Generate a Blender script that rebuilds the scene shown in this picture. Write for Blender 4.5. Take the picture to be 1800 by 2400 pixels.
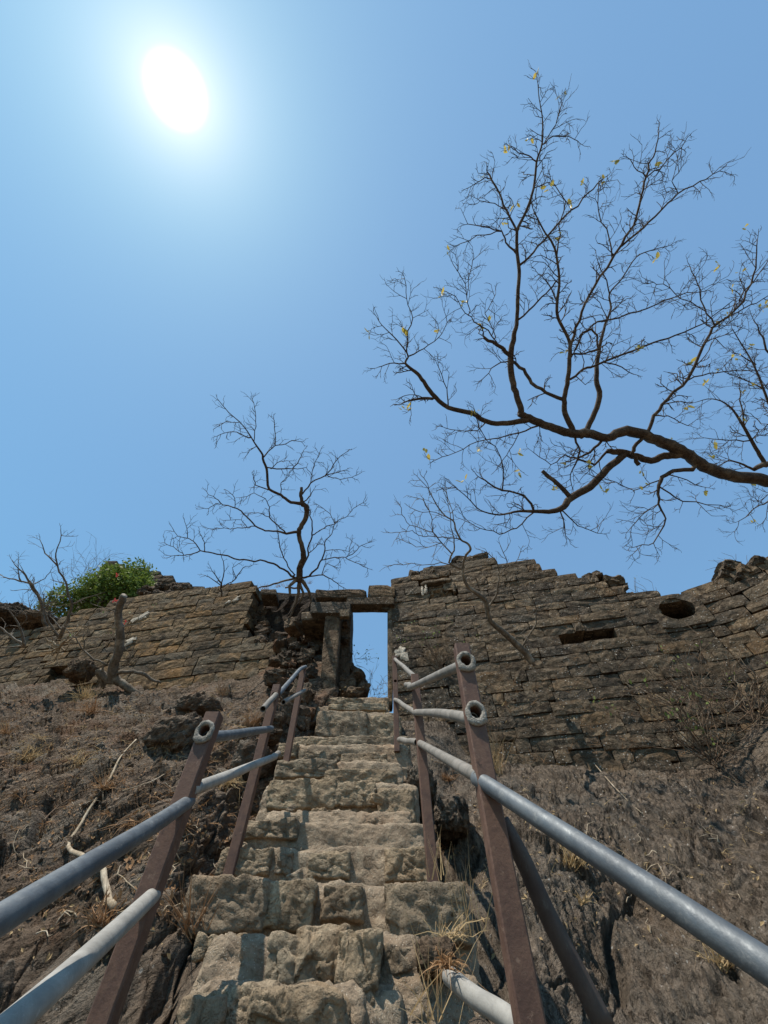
import bpy, math, random
import numpy as np
from mathutils import Vector, Matrix, Euler

# ------------------------------------------------------------------ camera, world, sun
scene = bpy.context.scene
for o in list(bpy.data.objects): bpy.data.objects.remove(o)
PITCH = math.radians(54.0)
CP, SP = math.cos(PITCH), math.sin(PITCH)
cam_d = bpy.data.cameras.new('camera'); cam = bpy.data.objects.new('camera', cam_d)
scene.collection.objects.link(cam)
cam.location = (0, 0, 0); cam.rotation_euler = (math.pi/2 + PITCH, 0, 0)
cam_d.sensor_fit = 'HORIZONTAL'; cam_d.sensor_width = 36; cam_d.lens = 18
cam_d.clip_start = 0.02; cam_d.clip_end = 6000
scene.camera = cam
scene.render.resolution_x = 768; scene.render.resolution_y = 1024

SUN = Vector((-0.541, -0.298, 1.453)).normalized()
SUN_EL = math.asin(SUN.z)
world = bpy.data.worlds.new("World"); scene.world = world; world.use_nodes = True
wn, wl = world.node_tree.nodes, world.node_tree.links
wn.clear()
def wnode(t, **k):
    n = wn.new(t)
    for a, b in k.items(): setattr(n, a, b)
    return n
w_out = wnode('ShaderNodeOutputWorld'); w_bg = wnode('ShaderNodeBackground')
w_sky = wnode('ShaderNodeTexSky', sky_type='NISHITA', sun_disc=False)
w_sky.sun_elevation = SUN_EL; w_sky.sun_rotation = math.atan2(SUN.x, SUN.y)
w_sky.altitude = 600; w_sky.air_density = 1.3; w_sky.dust_density = 0.6; w_sky.ozone_density = 1.5
w_bg.inputs['Strength'].default_value = 0.115
w_tc = wnode('ShaderNodeTexCoord')
w_dot = wnode('ShaderNodeVectorMath', operation='DOT_PRODUCT'); w_dot.inputs[1].default_value = SUN
w_nrm = wnode('ShaderNodeVectorMath', operation='NORMALIZE')
wl.new(w_tc.outputs['Generated'], w_nrm.inputs[0]); wl.new(w_nrm.outputs[0], w_dot.inputs[0])
w_ac = wnode('ShaderNodeMath', operation='ARCCOSINE'); wl.new(w_dot.outputs['Value'], w_ac.inputs[0])
def w_math(op, a, b):
    n = wnode('ShaderNodeMath', operation=op)
    for i, v in enumerate((a, b)):
        if v is None: continue
        if isinstance(v, (int, float)): n.inputs[i].default_value = v
        else: wl.new(v, n.inputs[i])
    return n.outputs[0]
w_deg = w_math('MULTIPLY', w_ac.outputs[0], 180/math.pi)
def w_exp(scale, amp):
    return w_math('MULTIPLY', w_math('EXPONENT', w_math('MULTIPLY', w_deg, -1.0/scale), None), amp)
def w_disc(r0, r1, amp):
    m = wnode('ShaderNodeMapRange', interpolation_type='SMOOTHSTEP')
    m.inputs['From Min'].default_value = r1; m.inputs['From Max'].default_value = r0
    m.inputs['To Min'].default_value = 0; m.inputs['To Max'].default_value = amp
    wl.new(w_deg, m.inputs['Value']); return m.outputs[0]
w_disc_v = w_disc(1.0, 3.1, 9.0)
def w_scale(val, col):
    n = wnode('ShaderNodeVectorMath', operation='SCALE'); n.inputs[0].default_value = col
    wl.new(val, n.inputs['Scale']); return n.outputs[0]
def w_add(a, b):
    n = wnode('ShaderNodeVectorMath', operation='ADD'); wl.new(a, n.inputs[0]); wl.new(b, n.inputs[1]); return n.outputs[0]
w_tint = wnode('ShaderNodeVectorMath', operation='MULTIPLY'); w_tint.inputs[1].default_value = (0.14, 0.50, 0.47)
wl.new(w_sky.outputs[0], w_tint.inputs[0])
w_haze = wnode('ShaderNodeVectorMath', operation='ADD'); w_haze.inputs[1].default_value = (1.27, 1.96, 3.50)   # even haze light
wl.new(w_tint.outputs[0], w_haze.inputs[0])
w_sum = w_add(w_add(w_haze.outputs[0], w_scale(w_exp(16.0, 1.0), (1.8, 1.2, .6))), w_add(w_scale(w_exp(3.2, 1.0), (7.6, 5.4, 4.2)), w_scale(w_disc_v, (1, 1, 1))))
wl.new(w_sum, w_bg.inputs['Color']); wl.new(w_bg.outputs[0], w_out.inputs[0])

sd = bpy.data.lights.new('sun', 'SUN'); sd.energy = 5.0; sd.angle = math.radians(0.53); sd.color = (1.0, 0.93, 0.82)
so = bpy.data.objects.new('sun', sd); scene.collection.objects.link(so)
so.rotation_euler = SUN.to_track_quat('Z', 'Y').to_euler(); so.location = SUN * 30
vs = scene.view_settings
vs.view_transform = 'Standard'; vs.look = 'None'; vs.gamma = 1; vs.exposure = 0.18; vs.use_curve_mapping = False
scene.render.engine = 'CYCLES'
try: scene.cycles.max_bounces = 6
except Exception: pass

# ------------------------------------------------------------------ helpers
C = scene.collection
R = random.Random(7)
def tanel(py):
    yy = (1200 - py) / 900.0
    return (SP + yy*CP) / (CP - yy*SP)
def at(px, py, y):                       # photo pixel + world distance Y -> point
    yy = (1200 - py) / 900.0; X = (px - 900) / 900.0
    k = y / (CP - yy*SP)
    return Vector((X*k, y, (SP + yy*CP)*k))
def atz(px, py, zc):                     # photo pixel + depth along the view axis
    yy = (1200 - py) / 900.0; X = (px - 900) / 900.0
    return Vector((X*zc, (CP - yy*SP)*zc, (SP + yy*CP)*zc))
def depth(p): return p[1]*CP + p[2]*SP

def _hash(ix, iy, iz, seed):
    h = (ix.astype(np.uint32)*np.uint32(374761393) + iy.astype(np.uint32)*np.uint32(668265263)
         + iz.astype(np.uint32)*np.uint32(2147483647) + np.uint32(seed*1274126177 & 0xffffffff))
    h = (h ^ (h >> np.uint32(13))) * np.uint32(1274126177)
    h = (h ^ (h >> np.uint32(16))) * np.uint32(2246822519)
    h = h ^ (h >> np.uint32(15))
    return h.astype(np.float64) / 4294967295.0
def vnoise(p, seed=0):
    i = np.floor(p).astype(np.int64); f = p - i
    f = f*f*f*(f*(f*6-15)+10)
    r = 0
    for dx in (0, 1):
        wx = f[:, 0] if dx else 1-f[:, 0]
        for dy in (0, 1):
            wy = f[:, 1] if dy else 1-f[:, 1]
            for dz in (0, 1):
                wz = f[:, 2] if dz else 1-f[:, 2]
                r = r + wx*wy*wz*_hash(i[:, 0]+dx, i[:, 1]+dy, i[:, 2]+dz, seed)
    return r*2-1
def fbm(p, octv=4, gain=.5, seed=0, ridge=False):
    a, s, r = 1.0, 1.0, 0
    for k in range(octv):
        n = vnoise(p*s, seed+k*17)
        if ridge: n = 1-2*np.abs(n)
        r = r + a*n; a *= gain; s *= 2.03
    return r
def cells(p, seed=0):                    # worley F1, F2 and cell value
    i = np.floor(p).astype(np.int64)
    f1 = np.full(len(p), 9.0); f2 = np.full(len(p), 9.0); cv = np.zeros(len(p))
    for dx in (-1, 0, 1):
        for dy in (-1, 0, 1):
            for dz in (-1, 0, 1):
                c = i + np.array([dx, dy, dz])
                q = np.stack([_hash(c[:, 0], c[:, 1], c[:, 2], seed+k) for k in range(3)], 1) + c
                d = np.sqrt(((q-p)**2).sum(1)); v = _hash(c[:, 0], c[:, 1], c[:, 2], seed+9)
                m = d < f1
                f2 = np.where(m, f1, np.minimum(f2, d)); cv = np.where(m, v, cv); f1 = np.where(m, d, f1)
    return f1, f2, cv

def tag(o, label=None, cat=None, group=None, kind=None):
    if label: o['label'] = label
    if cat: o['category'] = cat
    if group: o['group'] = group
    if kind: o['kind'] = kind
    return o
def empty(name, loc=(0, 0, 0), label=None, cat=None, group=None):
    o = bpy.data.objects.new(name, None); C.objects.link(o); o.location = loc
    o.empty_display_size = .1
    return tag(o, label, cat, group)
def mesh(name, V, F, mat, smooth=True):
    me = bpy.data.meshes.new(name)
    me.from_pydata([tuple(v) for v in V], [], [tuple(int(i) for i in f) for f in F])
    if smooth: me.polygons.foreach_set('use_smooth', [True]*len(me.polygons))
    if mat: me.materials.append(mat)
    me.update(); return me
def link(name, me, parent=None, loc=None, rot=None, scale=None):
    o = bpy.data.objects.new(name, me); C.objects.link(o)
    if loc is not None: o.location = loc
    if rot is not None: o.rotation_euler = rot
    if scale is not None: o.scale = scale
    if parent is not None:
        o.parent = parent
    return o
def obj(name, V, F, mat, parent=None, smooth=True, origin=None):
    V = np.asarray(V, float)
    if parent is not None and origin is None:
        V = V - np.array(parent.location)
    elif origin is not None: V = V - np.array(origin)
    return link(name, mesh(name, V, F, mat, smooth), parent, loc=None if parent is not None or origin is None else origin)

# ------------------------------------------------------------------ materials
class NT:
    def __init__(s, name):
        s.m = bpy.data.materials.new(name); s.m.use_nodes = True
        s.n = s.m.node_tree.nodes; s.l = s.m.node_tree.links; s.n.clear()
        s.out = s.n.new('ShaderNodeOutputMaterial'); s.b = s.n.new('ShaderNodeBsdfPrincipled')
        s.l.new(s.b.outputs[0], s.out.inputs[0])
        g = s.n.new('ShaderNodeNewGeometry'); s.pos = g.outputs['Position']; s.geo = g
    def val(s, sock, v):
        if isinstance(v, (int, float)): sock.default_value = v
        elif isinstance(v, (tuple, list)): sock.default_value = tuple(v) + ((1,) if len(v) == 3 and sock.type == 'RGBA' else ())
        else: s.l.new(v, sock)
    def math(s, op, a, b=0.0, clamp=False):
        n = s.n.new('ShaderNodeMath'); n.operation = op; n.use_clamp = clamp
        s.val(n.inputs[0], a); s.val(n.inputs[1], b); return n.outputs[0]
    def scalev(s, vec, sc, rot=(0, 0, 0), loc=(0, 0, 0)):
        n = s.n.new('ShaderNodeMapping'); s.l.new(vec, n.inputs[0])
        if rot != (0, 0, 0):
            n.vector_type = 'TEXTURE'; sc = tuple(1/q for q in sc)
        n.inputs['Scale'].default_value = sc if isinstance(sc, tuple) else (sc,)*3
        n.inputs['Rotation'].default_value = rot; n.inputs['Location'].default_value = loc
        return n.outputs[0]
    def noise(s, vec, scale=1, detail=6, rough=.6, dist=0):
        n = s.n.new('ShaderNodeTexNoise'); s.l.new(vec, n.inputs['Vector'])
        n.inputs['Scale'].default_value = scale; n.inputs['Detail'].default_value = detail
        n.inputs['Roughness'].default_value = rough; n.inputs['Distortion'].default_value = dist
        return n.outputs[0]
    def voro(s, vec, scale=1, feature='F1', out='Distance', rnd=1):
        n = s.n.new('ShaderNodeTexVoronoi'); n.feature = feature; s.l.new(vec, n.inputs['Vector'])
        n.inputs['Scale'].default_value = scale; n.inputs['Randomness'].default_value = rnd
        return n.outputs[out]
    def ramp(s, v, lo, hi, a=0.0, b=1.0):
        n = s.n.new('ShaderNodeMapRange'); n.interpolation_type = 'SMOOTHSTEP'
        s.val(n.inputs['Value'], v)
        for k, x in zip(('From Min', 'From Max', 'To Min', 'To Max'), (lo, hi, a, b)): n.inputs[k].default_value = x
        return n.outputs[0]
    def mix(s, f, a, b, mode='MIX'):
        n = s.n.new('ShaderNodeMix'); n.data_type = 'RGBA'; n.blend_type = mode
        s.val(n.inputs[0], f); s.val(n.inputs[6], a); s.val(n.inputs[7], b); return n.outputs[2]
    def bump(s, h, strength, dist, prev=None):
        n = s.n.new('ShaderNodeBump'); n.inputs['Strength'].default_value = strength
        n.inputs['Distance'].default_value = dist; s.l.new(h, n.inputs['Height'])
        if prev is not None: s.l.new(prev, n.inputs['Normal'])
        return n.outputs[0]
    def rnd(s):
        return s.n.new('ShaderNodeObjectInfo').outputs['Random']
    def fin(s, col, rough=.9, norm=None, metal=0, spec=.3):
        s.val(s.b.inputs['Base Color'], col); s.val(s.b.inputs['Roughness'], rough)
        s.val(s.b.inputs['Metallic'], metal); s.b.inputs['Specular IOR Level'].default_value = spec
        if norm is not None: s.l.new(norm, s.b.inputs['Normal'])
        return s.m

def rock_mat(name, dark, mid, light, spot=.0, spotcol=(.5, .47, .42), grain=1.0, bump=1.0, rust=None, rustamt=.5,
             stretch=None, rot=(0, 0, 0), perobj=False, grey=None, sparkle=False, seed=0.0, cracks=1.0, stain=.55, lo_hi=((.68, .69, .72), (1.36, 1.27, 1.14)), warm=(1.12, 1.04, .965)):
    wf = lambda c: None if c is None else (c[0]*warm[0], c[1]*warm[1], c[2]*warm[2])
    dark, mid, light, grey, rust = wf(dark), wf(mid), wf(light), wf(grey), wf(rust)
    t = NT(name)
    p = t.scalev(t.pos, 1.0, loc=(seed, seed*.7, 0))
    if perobj:
        r = t.rnd()
        cx = t.n.new('ShaderNodeCombineXYZ'); t.l.new(t.math('MULTIPLY', r, 37.0), cx.inputs[0]); t.l.new(t.math('MULTIPLY', r, 91.0), cx.inputs[1])
        va = t.n.new('ShaderNodeVectorMath'); va.operation = 'ADD'; t.l.new(p, va.inputs[0]); t.l.new(cx.outputs[0], va.inputs[1]); p = va.outputs[0]
    ps = t.scalev(p, stretch, rot) if stretch else p
    n1 = t.noise(p, 1.7*grain, 8, .62, .3)
    n2 = t.noise(ps, 9*grain, 8, .68, .4)
    n3 = t.noise(p, 45*grain, 5, .7)
    v = t.voro(ps, 13*grain)
    wv = t.n.new('ShaderNodeVectorMath'); wv.operation = 'MULTIPLY_ADD'; t.l.new(ps, wv.inputs[2])
    nn = t.n.new('ShaderNodeTexNoise'); t.l.new(ps, nn.inputs['Vector']); nn.inputs['Scale'].default_value = 5*grain; nn.inputs['Detail'].default_value = 4
    t.l.new(nn.outputs['Color'], wv.inputs[0]); wv.inputs[1].default_value = (.16/grain,)*3
    crk = t.voro(wv.outputs[0], 5.5*grain, 'DISTANCE_TO_EDGE')
    crk2 = t.voro(wv.outputs[0], 19*grain, 'DISTANCE_TO_EDGE')
    pit = t.voro(p, 60*grain)
    c = t.mix(t.ramp(n2, .40, .60), dark, light)
    c = t.mix(t.ramp(n1, .36, .64, 0, .75), c, mid)
    c = t.mix(t.ramp(n3, .50, .66, 0, .45), c, light)
    c = t.mix(t.ramp(n3, .3, .75, .0, .55), c, dark)
    if grey: c = t.mix(t.ramp(t.noise(p, .9*grain, 5, .6, 1.0), .50, .62, 0, .8), c, grey)
    if rust: c = t.mix(t.ramp(t.noise(p, 1.1*grain, 6, .65, .8), .52, .66, 0, rustamt), c, rust)
    if perobj:
        c = t.mix(1.0, c, t.mix(t.rnd(), lo_hi[0], lo_hi[1]), 'MULTIPLY')
        c = t.mix(t.ramp(t.noise(t.pos, .9, 5, .62, 1.2), .44, .62, 0, stain), c, t.mix(1.0, c, (.50, .52, .52), 'MULTIPLY'))
    if spot > 0:
        s1 = t.voro(p, 30*grain); s2 = t.noise(p, 6*grain, 4, .6)
        m = t.math('MULTIPLY', t.ramp(s1, .26, .12), t.ramp(s2, .60-spot*.16, .72-spot*.12))
        s3 = t.ramp(t.noise(p, 17*grain, 6, .75), .70-spot*.05, .75-spot*.04, 0, .8)
        c = t.mix(t.math('MAXIMUM', m, s3), c, spotcol)
    if sparkle:
        s1 = t.voro(p, 120); c = t.mix(t.ramp(s1, .22, .1, 0, .55), c, (.72, .66, .55))
    nb = t.bump(t.ramp(crk, 0, .06), .7*bump*cracks, .03/grain)
    nb = t.bump(t.ramp(crk2, 0, .12), .6*bump*cracks, .010/grain, nb)
    nb = t.bump(n2, .9*bump, .06/grain, nb)
    nb = t.bump(t.ramp(pit, .35, .1), .5*bump, -.006/grain, nb)
    nb = t.bump(v, .5*bump, .03/grain, nb)
    nb = t.bump(n3, .8*bump, .012/grain, nb)
    nb = t.bump(t.noise(p, 160*grain, 3, .7), .5*bump, .004/grain, nb)
    return t.fin(c, t.ramp(n3, .2, .8, .82, .98), nb, spec=.2)

M = {}
M['brick'] = rock_mat('weathered_basalt', (.035, .026, .019), (.13, .102, .075), (.27, .22, .165), spot=.95, grey=(.115, .10, .082), rust=(.20, .115, .045), rustamt=.28, perobj=True, bump=1.1, cracks=.45, warm=(1.08, 1.02, .95))
M['brick_left'] = rock_mat('warm_basalt', (.05, .036, .022), (.15, .108, .066), (.235, .18, .115), spot=.3, grey=(.14, .125, .10), rust=(.28, .155, .05), rustamt=.42, perobj=True, bump=1.0, seed=3.1, cracks=.4, warm=(1.1, 1.03, .95))
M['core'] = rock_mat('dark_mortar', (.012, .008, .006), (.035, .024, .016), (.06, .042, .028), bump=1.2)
M['rock_left'] = rock_mat('brown_bedrock', (.045, .034, .026), (.145, .114, .086), (.29, .24, .19), rust=(.17, .095, .055), rustamt=.55, grey=(.19, .175, .15), stretch=(.8, .8, 3.2), rot=(0, -.61, 0), spot=.2, seed=5, warm=(1.14, 1.03, .94), bump=1.2)
M['rock_right'] = rock_mat('grey_bedrock', (.034, .027, .021), (.14, .115, .09), (.29, .245, .20), grey=(.17, .15, .125), rust=(.17, .128, .09), rustamt=.4, stretch=(2.6, 1.4, 1.0), rot=(0, .12, 0), spot=.6, bump=1.3, warm=(1.08, 1.0, .93), seed=9)
M['stair'] = rock_mat('stair_stone', (.17, .137, .10), (.29, .24, .18), (.42, .36, .275), grey=(.27, .245, .20), rust=(.27, .16, .08), rustamt=.25, perobj=True, bump=1.1, seed=2, cracks=.7, stain=.15, lo_hi=((.92, .92, .92), (1.2, 1.17, 1.1)))
M['mortar'] = rock_mat('sandy_mortar', (.17, .135, .10), (.275, .225, .17), (.38, .325, .25), rust=(.27, .17, .10), rustamt=.35, bump=.9, grain=1.5, sparkle=True, seed=4, cracks=.25)
M['soil'] = rock_mat('red_soil', (.06, .033, .02), (.15, .085, .05), (.22, .14, .09), bump=1.2, seed=8)
M['rubble'] = rock_mat('rubble_stone', (.04, .03, .023), (.11, .083, .06), (.19, .155, .12), rust=(.15, .085, .045), rustamt=.4, perobj=True, seed=6)
M['plaster'] = rock_mat('lime_plaster', (.30, .27, .22), (.45, .42, .36), (.55, .52, .46), bump=.5)
M['cement'] = rock_mat('grey_cement', (.12, .12, .11), (.24, .235, .22), (.38, .37, .35), bump=.5, grain=4)
def bark(name, a, b, c):
    t = NT(name); p = t.pos
    n1 = t.noise(p, 5, 6, .6); n2 = t.noise(t.scalev(p, (30, 30, 12)), 1, 6, .7)
    col = t.mix(t.ramp(n2, .3, .7), a, b); col = t.mix(t.ramp(n1, .5, .68, 0, .8), col, c)
    return t.fin(col, .9, t.bump(n2, .8, .015), spec=.2)
M['bark'] = bark('grey_brown_bark', (.035, .024, .019), (.10, .075, .058), (.16, .13, .10))
M['bark_pale'] = bark('pale_bark', (.085, .068, .052), (.20, .165, .13), (.33, .29, .24))
M['twig_dry'] = bark('dry_twig', (.09, .055, .035), (.20, .14, .095), (.30, .24, .17))
M['root_pale'] = bark('peeled_root', (.20, .15, .10), (.42, .34, .24), (.55, .47, .36))
def rusty(name, a, b, c, rough=.55):
    t = NT(name); p = t.pos
    n1 = t.noise(p, 14, 8, .7, .5); n2 = t.noise(p, 90, 4, .7); n3 = t.noise(t.scalev(p, (60, 60, 4)), 1, 4, .6)
    col = t.mix(t.ramp(n1, .35, .65), a, b); col = t.mix(t.ramp(n2, .5, .78, 0, .6), col, c)
    col = t.mix(t.ramp(n3, .55, .75, 0, .4), col, c)
    n4 = t.noise(p, 33, 7, .75); col = t.mix(t.ramp(n4, .60, .66, 0, .55), col, (.26, .17, .12)); col = t.mix(t.ramp(t.noise(p, 21, 7, .7), .62, .68, 0, .8), col, (.05, .03, .025))
    return t.fin(col, t.ramp(n1, .3, .7, rough, rough+.25), t.bump(n2, .35, .003), metal=.15, spec=.4)
M['post'] = rusty('red_brown_oxide_paint', (.095, .050, .036), (.150, .085, .060), (.19, .115, .075))
M['pipe_blue'] = None
def pipe_mat(name, a, b, c, rough=.35, metal=.6):
    t = NT(name); p = t.pos
    n1 = t.noise(p, 9, 8, .7, .8); n2 = t.noise(t.scalev(p, (70, 22, 30)), 1, 5, .75); n3 = t.noise(p, 220, 3, .7)
    col = t.mix(t.ramp(n1, .35, .65), a, b); col = t.mix(t.ramp(n2, .56, .72, 0, .75), col, c)
    return t.fin(col, t.ramp(n2, .3, .7, rough, rough+.25), t.bump(t.math('ADD', n2, t.math('MULTIPLY', n3, .6)), .25, .003), metal=metal, spec=.5)
M['pipe_blue'] = pipe_mat('worn_galvanised_pipe', (.085, .095, .105), (.14, .155, .165), (.24, .245, .24), rough=.45, metal=.35)
M['pipe_grey'] = pipe_mat('dusty_galvanised_pipe', (.14, .128, .11), (.23, .21, .185), (.32, .295, .255), rough=.6, metal=.15)
M['pipe_pale'] = pipe_mat('whitened_pipe', (.22, .21, .19), (.33, .315, .285), (.40, .38, .35), rough=.6, metal=.0)
M['pipe_rust'] = pipe_mat('rusty_strut_pipe', (.055, .035, .028), (.085, .06, .048), (.13, .12, .105), rough=.6, metal=.2)
def flat(name, a, b, rough=.8, trans=0):
    t = NT(name); col = t.mix(t.rnd(), a, b); col = t.mix(t.noise(t.pos, 25, 3, .5), col, b)
    m = t.fin(col, rough, spec=.25)
    if trans:
        tr = t.n.new('ShaderNodeBsdfTranslucent'); t.val(tr.inputs[0], col)
        mx = t.n.new('ShaderNodeMixShader'); mx.inputs[0].default_value = trans
        t.l.new(t.b.outputs[0], mx.inputs[1]); t.l.new(tr.outputs[0], mx.inputs[2]); t.l.new(mx.outputs[0], t.out.inputs[0])
    return m
M['straw'] = flat('dry_straw', (.36, .24, .12), (.50, .37, .20), trans=.3)
M['straw_red'] = flat('brown_dry_grass', (.20, .10, .05), (.34, .20, .10), trans=.2)
M['leaf_yellow'] = flat('yellow_green_leaf', (.42, .36, .05), (.55, .42, .10), .5, .45)
M['leaf_green'] = flat('glossy_green_leaf', (.07, .13, .022), (.19, .25, .05), .6, .3)
M['leaf_olive'] = flat('olive_leaf', (.12, .17, .04), (.22, .27, .08), .5, .4)
M['flower'] = flat('red_flower', (.65, .06, .06), (.75, .12, .10), .6, .3)

# ------------------------------------------------------------------ wall line (plan)
UX, UY = math.cos(math.radians(11.7)), -math.sin(math.radians(11.7))
S_BEND, BR = 4.45, 2.3
A45 = math.radians(50)
def path(s):                              # returns x, y, tangent angle (clockwise)
    a0 = math.radians(11.7)
    if s <= S_BEND: return s*UX, 5.7 + s*UY, a0
    bx, by = S_BEND*UX, 5.7 + S_BEND*UY
    a1 = min(a0 + (s-S_BEND)/BR, A45)
    # arc
    cx, cy = bx - BR*math.sin(a0), by - BR*math.cos(a0)
    x, y = cx + BR*math.sin(a1), cy + BR*math.cos(a1)
    rest = (s-S_BEND) - (a1-a0)*BR
    return x + rest*math.cos(a1), y - rest*math.sin(a1), a1
SS = np.linspace(-14, 9, 2301); PP = np.array([path(s)[:2] for s in SS])
def on_wall(px, py):                      # (s, z) where the sight line meets the wall face
    yy = (1200-py)/900.0; X = (px-900)/900.0; dy = CP - yy*SP
    c = PP[:, 0]*dy - PP[:, 1]*X
    i = int(np.argmin(np.abs(c)))
    return SS[i], PP[i, 1]*tanel(py)
def wall_y(px, py):
    s, z = on_wall(px, py); return path(s)[1]
def wpt(s, z, off=0.0):                   # off > 0: in front of the face
    x, y, a = path(s); return Vector((x - off*math.sin(a), y - off*math.cos(a), z))
def profile(pts):
    a = sorted(on_wall(px, py) for px, py in pts)
    xs = [q[0] for q in a]; zs = [q[1] for q in a]
    return lambda s: float(np.interp(s, xs, zs))

# ------------------------------------------------------------------ surfaces
def rbf(pts):
    P = np.array([(a/300.0, b/300.0) for a, b, _ in pts]); v = np.log(np.array([c for _, _, c in pts]))
    def phi(d): return np.where(d > 1e-9, d*d*np.log(np.maximum(d, 1e-9)), 0)
    n = len(P); K = phi(np.linalg.norm(P[:, None]-P[None], axis=2)) + np.eye(n)*.02
    Q = np.hstack([np.ones((n, 1)), P]); A = np.block([[K, Q], [Q.T, np.zeros((3, 3))]])
    w = np.linalg.solve(A, np.concatenate([v, np.zeros(3)]))
    def f(x, y):
        q = np.stack([x/300.0, y/300.0], 1); r = np.zeros(len(q))
        for k in range(0, len(q), 20000):
            qq = q[k:k+20000]
            r[k:k+20000] = phi(np.linalg.norm(qq[:, None]-P[None], axis=2)) @ w[:n] + w[n] + qq @ w[n+1:]
        return np.exp(r)
    return f
def sheet(name, ctrl, x0, x1, y0, y1, step, disp, mat, parent=None):
    f = rbf(ctrl)
    nx = int((x1-x0)/step)+1; ny = int((y1-y0)/step)+1
    gx, gy = np.meshgrid(np.linspace(x0, x1, nx), np.linspace(y0, y1, ny))
    px, py = gx.ravel(), gy.ravel(); D = f(px, py)
    yy = (1200-py)/900; k = D/(CP-yy*SP)
    V = np.stack([(px-900)/900*k, D, (SP+yy*CP)*k], 1)
    G = V.reshape(ny, nx, 3)
    du = np.gradient(G, axis=1); dv = np.gradient(G, axis=0)
    N = np.cross(dv, du).reshape(-1, 3); N /= np.linalg.norm(N, axis=1)[:, None]+1e-9
    N[(N*V).sum(1) > 0] *= -1
    V = V + N*disp(V, px, py)[:, None]
    idx = np.arange(nx*ny).reshape(ny, nx)
    F = np.stack([idx[:-1, :-1], idx[1:, :-1], idx[1:, 1:], idx[:-1, 1:]], 2).reshape(-1, 4)
    return V, F

def blob(cx, cy, cz, dx, dy, dz, seed, n=9, sq=.35, amp=.10, freq=1.6, facet=.5, pn=6):
    """rough block: subdivided box, partly rounded, broken by noise; returns V,F in local coords"""
    V, F, ids = [], [], {}
    def vid(p):
        k = tuple(round(c, 5) for c in p)
        if k not in ids: ids[k] = len(V); V.append(p)
        return ids[k]
    for ax in range(3):
        for sg in (-1, 1):
            for i in range(n):
                for j in range(n):
                    q = []
                    for (a, b) in ((i, j), (i+1, j), (i+1, j+1), (i, j+1)):
                        p = [0, 0, 0]; p[ax] = sg; p[(ax+1) % 3] = -1+2*a/n; p[(ax+2) % 3] = -1+2*b/n
                        q.append(vid(tuple(p)))
                    F.append(q if sg > 0 else q[::-1])
    V = np.array(V, float)
    sph = V/np.linalg.norm(V, axis=1)[:, None]
    m = (np.abs(V)**pn).sum(1)**(1/pn)
    rb = V/m[:, None]
    W = rb*(1-sq) + sph*sq*1.25
    dim = np.array([dx, dy, dz])*.5
    W = W*dim
    mean = float(np.cbrt(dim[0]*dim[1]*dim[2]))
    q = W/mean*freq + seed*13.7
    nrm = sph
    f1, f2, cv = cells(q*.7, seed)
    d = fbm(q, 3, .55, seed)*amp + (cv-.5)*amp*facet*1.6 + fbm(q*3.1, 2, .5, seed+5)*amp*.35
    W = W + nrm*(d*mean)[:, None]
    if n > 20:
        g1, g2, cw = cells(q*2.6, seed+4); W = W + nrm*(((cw-.5)*amp*.3 - np.clip(.08-(g2-g1), 0, .08)*amp + fbm(q*5, 4, .6, seed)*amp*.3)*mean)[:, None]
    return W + np.array([cx, cy, cz]), F

def tubes(paths, sides=6, cap=True):
    V, F = [], []
    base = 0
    for pts, rad in paths:
        P = [Vector(p) for p in pts]; n = len(P)
        if n < 2: continue
        prev = None
        for i in range(n):
            t = (P[min(i+1, n-1)] - P[max(i-1, 0)])
            if t.length < 1e-9: t = Vector((0, 0, 1))
            t.normalize()
            if prev is None:
                u = t.orthogonal().normalized()
            else:
                u = prev - t*prev.dot(t)
                u = u.normalized() if u.length > 1e-6 else t.orthogonal().normalized()
            prev = u; w = t.cross(u)
            r = rad[i]
            for k in range(sides):
                a = 2*math.pi*k/sides
                V.append(P[i] + (u*math.cos(a) + w*math.sin(a))*r)
        for i in range(n-1):
            for k in range(sides):
                a = base+i*sides+k; b = base+i*sides+(k+1) % sides
                F.append((a, b, b+sides, a+sides))
        if cap:
            F.append(tuple(base+(n-1)*sides+k for k in range(sides)))
            F.append(tuple(base+k for k in range(sides))[::-1])
        base += n*sides
    return V, F
def smooth_path(P, r, sub=4, jit=0, rng=R):
    """catmull-rom"""
    P = [Vector(p) for p in P]; out, ro = [], []
    n = len(P)
    for i in range(n-1):
        a, b, c, d = P[max(i-1, 0)], P[i], P[i+1], P[min(i+2, n-1)]
        for k in range(sub):
            t = k/sub
            q = .5*((2*b) + (c-a)*t + (2*a-5*b+4*c-d)*t*t + (3*b-a-3*c+d)*t*t*t)
            if jit and (i or k): q = q + Vector((rng.gauss(0, 1), rng.gauss(0, 1), rng.gauss(0, 1)))*jit*r[i]
            out.append(q); ro.append(r[i]*(1-t)+r[i+1]*t)
    out.append(P[-1]); ro.append(r[-1])
    return out, ro

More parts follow.
